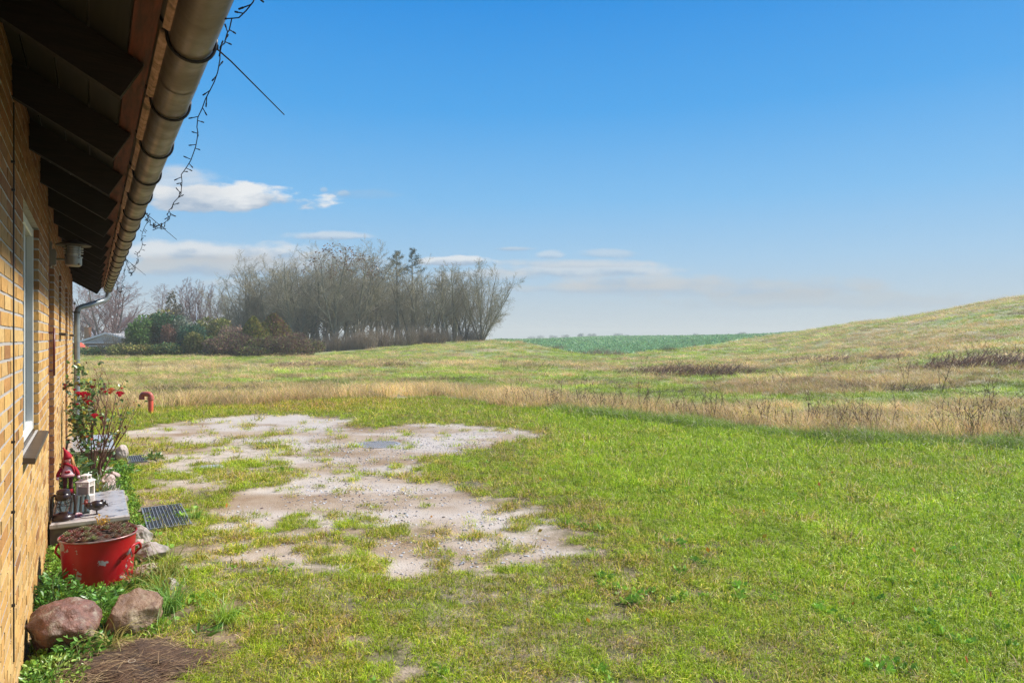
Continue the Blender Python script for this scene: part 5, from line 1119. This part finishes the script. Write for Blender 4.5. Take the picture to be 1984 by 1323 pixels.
# rustling seed clusters in the tallest crowns are part of those trees
for t in list(bpy.data.objects):
    if t.get('label','').startswith('tallest fan') or t.get('label','').startswith('fan shaped tree just') :
        r=np.random.default_rng(3); n=260; a=r.uniform(0,6.28,n); el=r.uniform(.35,1.35,n); q=r.uniform(.80,.93,n)
        P=np.stack([3.6*q*np.cos(a)*np.cos(el),3.6*q*np.sin(a)*np.cos(el),6.3+5.2*q*np.sin(el)],1); D=r.normal(0,1,(n,3))-[0,0,.6]
        link('seed_clusters',leaves_mesh(P,D,r.uniform(.12,.28,n),r.uniform(.10,.18,n),np.tile([[.22,.12,.07]],(n,1)),4),M_lf,t)
def under():
    # bare undergrowth and shrubs along the grove edge
    def shrub_mesh(seed,n=70,h=2.4):
        r=random.Random(seed); S_=[]
        for i in range(n):
            a=r.uniform(0,6.28); q=r.uniform(0,.9); p=Vector((math.cos(a)*q,math.sin(a)*q,-.05)); d=Vector((math.cos(a)*.35*r.random(),math.sin(a)*.35*r.random(),1)).normalized(); L_=h*r.uniform(.4,1); rd=.022
            for k in range(5):
                q2=p+d*L_/5; S_.append((p,q2,rd,rd*.75)); rd*=.75
                for z in range(2):
                    e=(d+Vector((r.gauss(0,.5),r.gauss(0,.5),.1))).normalized(); q3=q2+e*r.uniform(.2,.5); S_.append((q2,q3,rd*.6,.005)); e2=(e+Vector((r.gauss(0,.5),r.gauss(0,.5),.2))).normalized(); S_.append((q3,q3+e2*.25,.006,.004))
                p=q2; d=(d+Vector((r.gauss(0,.12),r.gauss(0,.12),.03))).normalized()
        V,Q=frust([x[0] for x in S_],[x[1] for x in S_],[x[2] for x in S_],[x[3] for x in S_],3); return np_mesh('bare_shrub',V,Q)
    ms=[shrub_mesh(s) for s in (1,2,3)]; M1=mat('reddish brown shoots',(.30,.23,.155),(.22,.165,.115),rough=.9,scale=1,obj_rand=.25)
    for m in ms: m.materials.append(M1)
    for i in range(36):
        xp=585+10*i+rt.uniform(-5,5); t=np.interp(xp,[585,700,830,950],[76,80,86,94])+rt.uniform(0,5); x,y=px(xp,t)
        o=link('bare_shrub',ms[i%3],None); o.location=(x,y,hz1(x,y)); s=rt.uniform(.4,1.15)*(1.0 if xp<900 else .7); o.scale=(s*1.3,s*1.3,s); o.rotation_euler=(0,0,rt.uniform(0,6)); tag(o,'leafless brown shrub in the undergrowth at the foot of the grove','shrub','undergrowth along the grove')
    x,y=px(222,68)
    o=link('bare_shrub',ms[1],None); o.location=(x,y,hz1(x,y)); o.scale=(1.2,1.2,1.0); tag(o,'lone straw coloured leafless bush in front of the bungalow','shrub')
    return ms
SH=under()
# evergreen shrubs and conifers of the far gardens
def bush(name,lab,cat,xp,ybase,t,wpx,hpx,n,leaf,cols,seed,shape='round',grp=None):
    if name in('evergreen_shrub','hedge_shrub','golden_conifer','bramble'): wpx*=1.62; hpx+=(12 if name!='hedge_shrub' else 0); n=int(n*2.4)
    x=(xp-CX)/F*t; z0=hz1(x,t); hgt=hpx/F*t; rad=wpx/2/F*t; top_z=H+(CY-(ybase-hpx))/F*t; hgt=max(top_z-z0,.5)
    T=thing(name,lab,cat,(x,t,z0),0,grp); r=np.random.default_rng(seed)
    if shape=='cone':
        f=r.random(n)**.75; q=rad*(1-f)**.75*(.45+.55*np.sqrt(r.random(n)))*(1+.22*np.sin(r.uniform(0,6.28,n)*3)); a=r.uniform(0,6.28,n); P=np.stack([q*np.cos(a),q*np.sin(a),hgt*(.04+.96*f)],1); D=np.stack([np.cos(a),np.sin(a),np.full(n,.9)],1)+r.normal(0,.5,(n,3))
    else:
        K=9 if shape=='round' else 14; cs=[]; 
        for i in range(K):
            a=r.uniform(0,6.28); q=rad*.58*math.sqrt(r.random()); zc=hgt*r.uniform(.2,.70); cs.append((q*math.cos(a),q*math.sin(a),zc,rad*r.uniform(.30,.5),hgt*r.uniform(.20,.32)))
        cs.append((0,0,hgt*.62,rad*.5,hgt*.37)); cs=np.array(cs); k=r.integers(0,len(cs),n); d=r.normal(0,1,(n,3)); d/=np.linalg.norm(d,axis=1)[:,None]; s=(.7+.3*r.random(n))[:,None]
        P=np.stack([cs[k,0],cs[k,1],cs[k,2]],1)+d*s*np.stack([cs[k,3],cs[k,3],cs[k,4]],1); P[:,2]=np.clip(P[:,2],.02,None); D=d+r.normal(0,.6,(n,3))+[0,0,.3]
    nn=fbm(P[:,0]*1.6+seed,P[:,2]*1.6+P[:,1],seed,3); col=pick_cols(n,cols,r)*(.65+.75*nn)[:,None]*(1.25 if name!='ivy_tree' else 1.1)
    L_=leaf*r.uniform(.6,1.3,n); link('foliage',leaves_mesh(P,D,L_,L_*.55,col,seed),M_far,T)
    m=MB(); 
    for i in range(4): a=i*1.7; m.tube([(.05*math.cos(a),.05*math.sin(a),-.05),(rad*.25*math.cos(a),rad*.25*math.sin(a),hgt*.3),(rad*.4*math.cos(a),rad*.4*math.sin(a),hgt*.62)],[.06,.04,.02],5)
    m.build('stem',M_bark,T); return T
DG=[((.045,.10,.04),.6),((.07,.15,.06),.3),((.03,.06,.03),.1)]; BG=[((.10,.18,.045),.6),((.14,.22,.06),.4)]; OL=[((.19,.20,.06),.5),((.13,.15,.05),.3),((.26,.21,.08),.2)]; TL=[((.06,.12,.07),.6),((.09,.16,.09),.4)]
GO=[((.28,.25,.06),.45),((.13,.15,.045),.4),((.28,.18,.08),.15)]; RU=[((.22,.12,.08),.6),((.17,.10,.07),.4)]; BM=[((.17,.10,.075),.45),((.12,.07,.055),.3),((.17,.17,.07),.25)]; GY=[((.22,.24,.17),.6),((.15,.17,.11),.4)]
HB='far garden shrubs'
for a in [('evergreen_shrub','bright green rounded conifer next to the bungalow roof','shrub',276,685,70,42,62,1700,.30,BG,1,'round'),
 ('evergreen_shrub','large dark green conifer right of the bright green one','shrub',312,686,72,60,68,2600,.30,DG,2,'round'),
 ('evergreen_shrub','tall shrub with an orange brown top above the dark conifer','shrub',318,650,77,60,40,1800,.30,GO,3,'round'),
 ('evergreen_shrub','blue green shrub top beside the orange brown one','shrub',338,655,75,42,34,1400,.28,TL,4,'round'),
 ('evergreen_shrub','small round rust coloured shrub amid the dark greens','shrub',327,669,68.5,27,30,1100,.2,RU,5,'round'),
 ('evergreen_shrub','loose grey green willowy shrub behind the rust coloured one','shrub',355,685,71,46,62,1700,.24,GY,6,'loose'),
 ('evergreen_shrub','bright teal green shrub with upright shoots','shrub',382,690,69,42,50,1500,.26,TL,7,'round'),
 ('evergreen_shrub','broad olive shrub topping the middle of the hedge','shrub',405,684,75,70,58,2600,.28,OL,8,'round'),
 ('evergreen_shrub','rounded yellow olive laurel at the foot of the hedge','shrub',373,690,67,38,34,1500,.22,OL,9,'round'),
 ('evergreen_shrub','lime green laurel bush right of the olive one','shrub',409,690,67,34,28,1100,.22,BG+OL,10,'round'),
 ('hedge_shrub','olive hedge clump beneath the bungalow eaves','shrub',240,689,67,52,24,1500,.2,OL,11,'loose'),
 ('hedge_shrub','low brownish hedge clump under the bright green conifer','shrub',285,690,66.5,50,22,1400,.2,GO,12,'loose'),
 ('hedge_shrub','dark hedge clump at the foot of the big dark conifer','shrub',330,691,66.5,52,26,1500,.2,DG+OL,13,'loose'),
 ('hedge_shrub','dark low hedge behind the downpipe','shrub',178,689,68,48,16,1000,.2,DG+OL,14,'loose'),
 ('golden_conifer','pointed golden green conifer, left of the pair','conifer',491,690,69,44,62,2600,.24,GO,15,'cone'),
 ('golden_conifer','bigger rusty topped conifer, right of the pair','conifer',531,688,72,62,66,3000,.26,GO+RU[:1],16,'cone'),
 ('golden_conifer','small golden conifer wedged between the pair','conifer',511,688,70,28,48,1200,.24,GO,17,'cone'),
 ('bramble','tangled reddish bramble mound left of the golden conifers','bramble',445,692,66,70,38,2800,.17,BM,18,'loose'),
 ('bramble','tall pinkish dry reed mound above the brambles','bramble',456,668,70,46,28,1500,.22,[((.30,.21,.15),.7),((.22,.14,.10),.3)],19,'loose'),
 ('bramble','bramble thicket at the foot of the golden conifers','bramble',505,692,66,64,26,2200,.17,BM+OL[:1],20,'loose'),
 ('bramble','purplish bramble thicket sloping down toward the meadow','bramble',560,690,67,74,34,2600,.16,BM,21,'loose'),
 ('bramble','low end of the bramble thicket nearest the grove trunks','bramble',598,688,71,50,20,1400,.16,BM+OL[:1],22,'loose'),
 ('ivy_tree','dark ivy covered tree with a pointed head among the bare trees','tree',337,655,92,46,92,2300,.34,[((.17,.155,.11),.7),((.22,.18,.13),.3)],23,'round'),
 ('evergreen_shrub','small dark spruce at the grove edge','conifer',434,655,88,18,26,500,.3,DG,24,'cone'),
 ('evergreen_shrub','dark evergreen deep inside the grove','conifer',572,640,95,60,50,1500,.4,[((.11,.13,.09),1.)],25,'round')]:
    bush(*a,grp=HB if a[0] not in('ivy_tree',) else None)
for i in range(9):
    xp=440+22*i; bush('thicket_shrub','dense leafless thicket between the grove trunks on its left side','shrub',xp,660,86+rt.uniform(-2,3),60,60+rt.uniform(-14,14),650,.22,[((.20,.15,.12),.5),((.17,.16,.12),.5)],40+i,'loose',grp='thicket under the grove')
# two pines over the grove
def pine(xp,yp,t,seed,lab):
    x=(xp-CX)/F*t; z0=hz1(x,t); hg=H+(CY-yp)/F*t-z0; T=thing('pine_tree',lab,'pine tree',(x,t,z0),0,'pines in the grove'); r=random.Random(seed)
    m=MB(); m.tube([(0,0,-.2),(.1,0,hg*.5),(.0,0,hg*.97)],[.2,.14,.03],7); m.build('trunk',M_bark,T)
    S_=[]; P=[]; 
    for i in range(26):
        f=.72+.28*(i/26); a=r.uniform(0,6.28); L_=(1.9*(1-f)/.28+.35)*r.uniform(.5,1.15); p=Vector((0,0,hg*f)); q=p+Vector((math.cos(a)*L_,math.sin(a)*L_,.25*L_+r.uniform(-.1,.2))); S_.append((p,q,.035,.012))
        for k in range(5): P.append(p.lerp(q,.45+.14*k))
    V,Q=frust([x[0] for x in S_],[x[1] for x in S_],[x[2] for x in S_],[x[3] for x in S_],4); link('branches',np_mesh('branches',V,Q),M_bark,T)
    rn=np.random.default_rng(seed); P=np.repeat(np.array(P),16,0)+rn.normal(0,.10,(len(P)*16,3)); n=len(P)
    link('needles',leaves_mesh(P,rn.normal(0,1,(n,3))+[0,0,.5],rn.uniform(.14,.28,n),np.full(n,.04),pick_cols(n,[((.06,.085,.045),.6),((.10,.12,.06),.4)],rn),seed),M_far,T)
pine(768,488,93,3,'flat topped pine, left of the two rising above the grove'); pine(798,483,94,5,'taller spiky pine, right of the two rising above the grove')
# ------------------------------------------------------------ far bungalow and barn
def bungalow():
    X=lambda xp,t:(xp-CX)/F*t; Zp=lambda yp,t:H+(CY-yp)/F*t; t=90
    T=thing('bungalow','low pale roofed bungalow with a white trimmed gable and brick chimney','house',(X(215,t),t,hz1(X(215,t),t)))
    o=T.location; mr=mat('pale grey roof sheet',(.44,.44,.43),(.36,.36,.36),rough=.8,scale=2,stretch=(6,1,1)); mw=mat('white barge trim',(.75,.75,.74),rough=.5); wl=mat('dim brown wall',(.20,.16,.13),(.15,.12,.10),rough=.9,scale=2); ch=mat('orange brick chimney',(.50,.24,.11),(.40,.19,.09),rough=.9,scale=6); gl=mat('dark pane',(.03,.035,.04),rough=.1)
    def loc(xp,yp,tt): return (X(xp,tt)-o.x,tt-o.y,Zp(yp,tt)-o.z)
    a=loc(155,661.5,t);b=loc(205,645.5,t);c=loc(262,661,t); m=MB(); d=9
    m.add([a,b,c,(a[0],a[1]+d,a[2]),(b[0],b[1]+d,b[2]),(c[0],c[1]+d,c[2])]+[(q[0],q[1],q[2]-.12) for q in (a,b,c)]+[(q[0],q[1]+d,q[2]-.12) for q in (a,b,c)],[(0,3,4,1),(1,4,5,2),(6,7,10,9),(7,8,11,10)]); rf=m.build('roof',mr,T)
    m=MB(); m.add([(a[0]+.3,.15,a[2]-.16),(b[0],.15,b[2]-.14),(c[0]-.3,.15,c[2]-.16)],[(0,1,2)]); m.build('gable_panel',mr,rf)
    m=MB(); m.bar((a[0],-.04,a[2]),(b[0],-.04,b[2]),.05,.22); m.bar((b[0],-.05,b[2]),(c[0],-.05,c[2]),.05,.22); m.box(a[0],c[0],-.05,-.01,a[2]-.22,a[2]-.10); m.build('trim',mw,rf)
    m=MB(); m.box(a[0]+.5,c[0]-.5,.3,d-.2,-.2,a[2]-.2); w=m.build('wall',wl,T)
    for k in range(3):
        m=MB(); x0=a[0]+1.0+k*1.9; m.box(x0,x0+1.1,.24,.28,a[2]-1.5,a[2]-.55); q=m.build('window',mw,T); m=MB(); m.box(x0+.08,x0+1.02,.22,.238,a[2]-1.42,a[2]-.63); m.build('pane',gl,q)
    m=MB(); e0=loc(171,641.5,100);e1=loc(285,641.5,100); f0=loc(171,658,94);f1=loc(285,658,94); m.add([e0,e1,f1,f0]+[(q[0],q[1],q[2]-.1) for q in (e0,e1,f1,f0)],[(0,1,2,3),(7,6,5,4),(0,3,7,4),(1,5,6,2),(3,2,6,7),(0,4,5,1)]); r2=m.build('roof',mr,T)
    m=MB(); m.box(f0[0]+.3,f1[0]-.3,f0[1]+.4,e0[1]+4,-.4,f0[2]-.1); m.build('wall',wl,T)
    s0=loc(245,646,97.0);s1=loc(262,646,97.0);s2=loc(262,651,96.0);s3=loc(245,651,96.0); m=MB(); m.add([(q[0],q[1],q[2]+.12) for q in (s0,s1,s2,s3)]+[(q[0],q[1],q[2]-.05) for q in (s0,s1,s2,s3)],[(0,1,2,3),(0,3,7,4),(3,2,6,7),(1,5,6,2),(0,4,5,1)]); m.build('skylight',mw,r2)
    h0=loc(163,635,93); m=MB(); m.box(h0[0],h0[0]+.62,h0[1],h0[1]+.6,0,h0[2]); m.box(h0[0]-.04,h0[0]+.66,h0[1]-.04,h0[1]+.64,h0[2],h0[2]+.08); m.build('chimney',ch,rf)
    t2=140; T2=thing('barn','dark roofed barn far behind the beech','barn',(X(265,t2),t2,hz1(X(265,t2),t2))); o2=T2.location
    L2=lambda xp,yp,tt:(X(xp,tt)-o2.x,tt-o2.y,Zp(yp,tt)-o2.z); m=MB(); p=[L2(222,638,t2),L2(240,614,t2+5),L2(290,614,t2+5),L2(297,638,t2)]; m.add(p+[(q[0],q[1]+.3,q[2]-.3) for q in p],[(0,1,2,3),(7,6,5,4),(0,3,7,4),(1,5,6,2),(0,4,5,1),(3,2,6,7)])
    m.build('roof',mat('dark barn roof',(.09,.08,.09),(.12,.11,.11),rough=.85),T2); m=MB(); q=p[0]; m.box(q[0]+.3,p[3][0]-.3,.5,9,-.5,q[2]-.1); m.build('wall',mat('pale barn wall',(.45,.45,.45),(.38,.38,.38),rough=.8),T2)
    t3=92; x=X(434,t3); T3=thing('flagpole','white pole standing in front of the left end of the grove','pole',(x,84,hz1(x,84))); m=MB(); m.tube([(0,0,0),(0,0,ph(434,591,84))],[.06,.04],8); m.build('shaft',mw,T3,True); m=MB(); m.ball((0,0,ph(434,591,84)),.08); m.build('finial',mw,T3,True)
    t4=84; x=X(147,t4); T4=thing('parked_car','red and white car roof glimpsed behind the downpipe','car',(x-.6,t4,hz1(x,t4)),0)
    m=MB(); m.prism([(-2,.35),(-2,.9),(-1.3,1.0),(-.8,1.45),(.8,1.48),(1.4,1.0),(2.1,.9),(2.1,.35)],-.8,.8); m.build('body',mat('red car paint',(.55,.10,.05),rough=.3),T4); m=MB()
    m.prism([(-1.1,1.02),(-.72,1.4),(.72,1.42),(1.2,1.02)],-.81,.81); m.build('window',gl,T4)
    for sx in(-1.3,1.3):
        for sy in (-.75,.75):
            m=MB(); m.lathe([(0,-.1),(.32,-.1),(.34,0),(.32,.1),(0,.1)],16,Matrix.Translation((sx,sy,.34))@Matrix.Rotation(R(90),4,'X')); m.build('wheel',gl,T4)
bungalow()
# faint trees on the horizon beyond the crop
def far_tree(xp,yp,w,t,lab,seed):
    x=(xp-CX)/F*t; z=hz1(x,t)-1; h=H+(CY-yp)/F*t-z; T=thing('distant_tree',lab,'tree',(x,t,z),0,'faint trees on the horizon'); r=np.random.default_rng(seed); rad=w/2/F*t; n=1300
    d=r.normal(0,1,(n,3)); d/=np.linalg.norm(d,axis=1)[:,None]; k=r.integers(0,7,n); cs=r.uniform(-.5,.5,(7,3))*[1,1,.6]; P=(cs[k]+d*.5*r.uniform(.6,1,(n,1)))*[rad,rad,h*.42]+[0,0,h*.58]
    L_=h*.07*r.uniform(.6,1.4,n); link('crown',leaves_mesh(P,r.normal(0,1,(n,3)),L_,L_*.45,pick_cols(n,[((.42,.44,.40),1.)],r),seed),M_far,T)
    m=MB(); m.tube([(0,0,0),(0,0,h*.55)],[h*.03,h*.02],6); m.build('trunk',M_bark,T)
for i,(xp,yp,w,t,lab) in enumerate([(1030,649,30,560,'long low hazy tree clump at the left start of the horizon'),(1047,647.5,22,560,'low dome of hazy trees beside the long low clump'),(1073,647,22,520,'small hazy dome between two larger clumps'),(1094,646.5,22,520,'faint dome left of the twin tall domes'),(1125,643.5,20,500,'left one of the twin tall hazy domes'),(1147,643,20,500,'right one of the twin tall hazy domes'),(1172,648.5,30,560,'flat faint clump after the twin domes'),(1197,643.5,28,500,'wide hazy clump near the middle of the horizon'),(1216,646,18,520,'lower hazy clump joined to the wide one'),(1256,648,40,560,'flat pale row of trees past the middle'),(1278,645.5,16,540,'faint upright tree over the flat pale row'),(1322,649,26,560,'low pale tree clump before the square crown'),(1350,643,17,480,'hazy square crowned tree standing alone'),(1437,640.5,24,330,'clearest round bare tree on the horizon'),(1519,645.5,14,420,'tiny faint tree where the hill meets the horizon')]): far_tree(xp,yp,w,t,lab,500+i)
# ------------------------------------------------------------ dead stalks and brambles in the meadow
M_stalk=mat('dead dark stalk',(.10,.055,.04),(.17,.10,.07),rough=.9,scale=20)
def stalks():
    ms=[]
    for s in range(6):
        r=random.Random(s+50); S_=[]
        for q in range(r.choice((1,1,2,3))):
            p=Vector((r.uniform(-.05,.05),r.uniform(-.05,.05),-.03)); d=Vector((r.uniform(-.2,.2),r.uniform(-.2,.2),1)).normalized(); L_=r.uniform(.5,.85); rd=.0055
            for k in range(7):
                q2=p+d*L_/7; S_.append((p,q2,rd,rd*.85)); rd*=.87
                if k>1:
                    for z in range(r.choice((1,2,3))):
                        e=(d*.8+Vector((r.gauss(0,.6),r.gauss(0,.6),.1))).normalized(); l=r.uniform(.03,.13); S_.append((q2,q2+e*l,.004,.003)); S_.append((q2+e*l,q2+e*l*1.25,.0058,.003))
                p=q2; d=(d+Vector((r.gauss(0,.08),r.gauss(0,.08),0))).normalized()
        V,Q=frust([x[0] for x in S_],[x[1] for x in S_],[x[2] for x in S_],[x[3] for x in S_],4); m=np_mesh('dead_stalk',V,Q); m.materials.append(M_stalk); ms.append(m)
    rr=random.Random(9); sp=[]
    for i in range(96): sp.append((rr.gauss(1060,60) if i<66 else rr.gauss(1175,25),rr.uniform(.1,1.1)))
    for i in range(110): sp.append((rr.uniform(1230,1984),rr.uniform(.3,2.6)))
    for i in range(26): sp.append((rr.uniform(1850,1984),rr.uniform(.6,2.5)))
    for i in range(30): sp.append((rr.uniform(1240,1700),rr.uniform(.3,1.0)))
    for i in range(20): sp.append((rr.uniform(260,950),rr.uniform(.3,2.5)))
    for i,(xp,e) in enumerate(sp):
        u=(xp-CX)/F; ts=np.linspace(5,24,400); dd=edge_d(u*ts,ts); j=np.argmax(dd>e); x,y=u*ts[j],ts[j]
        o=link('dead_stalk',ms[i%6],None); s=(.35+.6*rr.random()**2)*(1 if xp>960 else .8); o.location=(x,y,hz1(x,y)); o.scale=(s,s,s); o.rotation_euler=(rr.gauss(0,.12),rr.gauss(0,.12),rr.uniform(0,6)); 
        if xp<950: tag(o,'thin dead stalk in the straw strip behind the gravel','weed stalk','dead stalks behind the gravel')
        elif xp<1230: tag(o,'dark dead weed stalk in the cluster behind the tip of the gravel','weed stalk','dead stalks behind the gravel tip')
        else: tag(o,'dead weed stalk in the straw along the right half of the lawn edge','weed stalk','dead stalks along the right lawn edge')
    for i in range(70):
        xp=rr.uniform(1000,1984) if i<48 else rr.uniform(200,1000); t=rr.uniform(14,34) if xp>1000 else rr.uniform(22,40); x,y=px(xp,t); 
        if edge_d(np.array([x]),np.array([y]))[0]<2.6: continue
        o=link('dead_stalk',ms[i%6],None); s=rr.uniform(.7,1.25); o.location=(x,y,hz1(x,y)); o.scale=(s*.8,s*.8,s); o.rotation_euler=(rr.gauss(0,.35),rr.gauss(0,.35),rr.uniform(0,6)); tag(o,'lone leaning dead stalk out in the open meadow','weed stalk','scattered stalks in the open meadow')
    # brown bramble and dock patches
    def patch_mesh(seed,n):
        r=random.Random(seed); S_=[]
        for i in range(n):
            p=Vector((r.uniform(-1,1)+r.gauss(0,.3),r.gauss(0,.5),-.02)); d=Vector((r.gauss(.25,.4),r.gauss(0,.3),1)).normalized(); L_=r.uniform(.2,.75)*(1-.4*min(abs(p.x),1)); rd=.008
            for k in range(4):
                q=p+d*L_/4; S_.append((p,q,rd,rd*.8)); rd*=.8
                if k>0: e=(d+Vector((r.gauss(0,.6),r.gauss(0,.6),0))).normalized(); S_.append((q,q+e*r.uniform(.05,.16),.006,.004))
                p=q; d=(d+Vector((r.gauss(.08,.15),r.gauss(0,.15),-.05))).normalized()
        V,Q=frust([x[0] for x in S_],[x[1] for x in S_],[x[2] for x in S_],[x[3] for x in S_],3); return np_mesh('bramble_patch',V,Q)
    Ma=mat('brown bramble stems',(.34,.19,.125),(.20,.115,.08),rough=.9,scale=2); Mb=mat('dark fallen stems',(.13,.08,.06),(.21,.14,.10),rough=.9,scale=2); P1=[patch_mesh(s,150) for s in (1,2,3,4)]; 
    def pat(xp,t,sx,sz,mm,lab,i):
        x,y=px(xp,t); me=P1[i%4].copy(); me.materials.append(mm); o=link('bramble_patch',me,None); o.location=(x,y,hz1(x,y)); o.scale=(sx,sx*.7,sz); o.rotation_euler=(0,0,rr.uniform(-.3,.3)); tag(o,lab,'brambles','bramble patches in the meadow')
    for i,(xp,t,sx,sz,mm,lab) in enumerate([(1300,31,1.5,1.0,Ma,'brown bramble patch left of the long patch on the lower slope'),(1372,30,2.0,1.0,Ma,'long brown bramble patch low on the hillside'),(1425,29,1.3,.8,Ma,'right tail of the long brown patch on the slope'),(1250,33,1.3,.6,Ma,'thin brown patch at the left foot of the slope'),
       (1895,24,1.6,1.05,Ma,'big brown bramble patch near the right picture edge'),(1960,23.5,1.7,1.2,Ma,'tallest bramble patch cut off by the right picture edge'),(1830,25,1.2,.6,Ma,'low brambles left of the big right hand patch'),(1780,18.5,.8,.45,Mb,'flattened dark heap of stems on the right meadow'),(1650,20,.7,.3,Mb,'dark fallen stems left of the flattened heap'),(1900,17,.6,.25,Mb,'small dark fallen stems under the big right patch'),
       (1290,20.5,.8,.25,Mb,'thin dark fallen stems in the middle of the meadow'),(1120,26,1.6,.25,Mb,'dark streak of flattened stems in the middle distance'),(1190,25,1.3,.25,Mb,'right end of the dark streak of flattened stems'),(880,27,1.4,.3,Mb,'dark stems in the green strip behind the gravel'),(760,40,1.0,.5,Mb,'small dark heap in front of the grove'),(612,43,2.6,.55,Ma,'wide brown dock patch in front of the brambles'),(560,42,1.6,.5,Ma,'left part of the wide brown dock patch'),(690,45,1.8,.3,Ma,'thin end of the brown dock patch'),
       (330,21.5,1.2,.3,Mb,'dark flattened stems behind the orange pipe'),(430,21,1.3,.35,Mb,'dark flattened stems right of the orange pipe'),(490,22,.9,.3,Mb,'third dark flattened patch right of the pipe'),(1560,37,1.6,.6,Ma,'brown patch half way up the slope'),(1640,34,1.8,.6,Ma,'brown patch above the long slope patch'),(1750,33,1.5,.5,Ma,'faint brown patch high above the flattened heap')]): pat(xp,t,sx,sz,mm,lab,i)
    Mr=mat('pinkish dry reed',(.50,.28,.20),(.42,.26,.17),rough=.9,scale=2)
    pat(1160,60,1.6,1.2,Mr,'pinkish dry reed tuft at the point of the crop field',0); pat(1083,75,1.0,.9,Mr,'small pinkish reed tuft on the left crop edge',1); pat(1290,66,.9,.9,Ma,'small reddish weed tuft on the right crop edge',0)
stalks()
# ------------------------------------------------------------ the hazy air between here and the far trees
def haze():
    m=MB(); m.box(-1650,1650,-70,1650,-6,24); o=m.build('haze',None); tag(o,kind='stuff')
    k=bpy.data.materials.new('haze air'); k.use_nodes=True; N=k.node_tree.nodes; L=k.node_tree.links; N.clear()
    v=N.new('ShaderNodeVolumePrincipled'); v.inputs['Color'].default_value=(1,.98,.84,1); v.inputs['Density'].default_value=.0010; v.inputs['Anisotropy'].default_value=.0
    u=N.new('ShaderNodeOutputMaterial'); L.new(v.outputs[0],u.inputs['Volume']); o.data.materials.append(k)
haze()
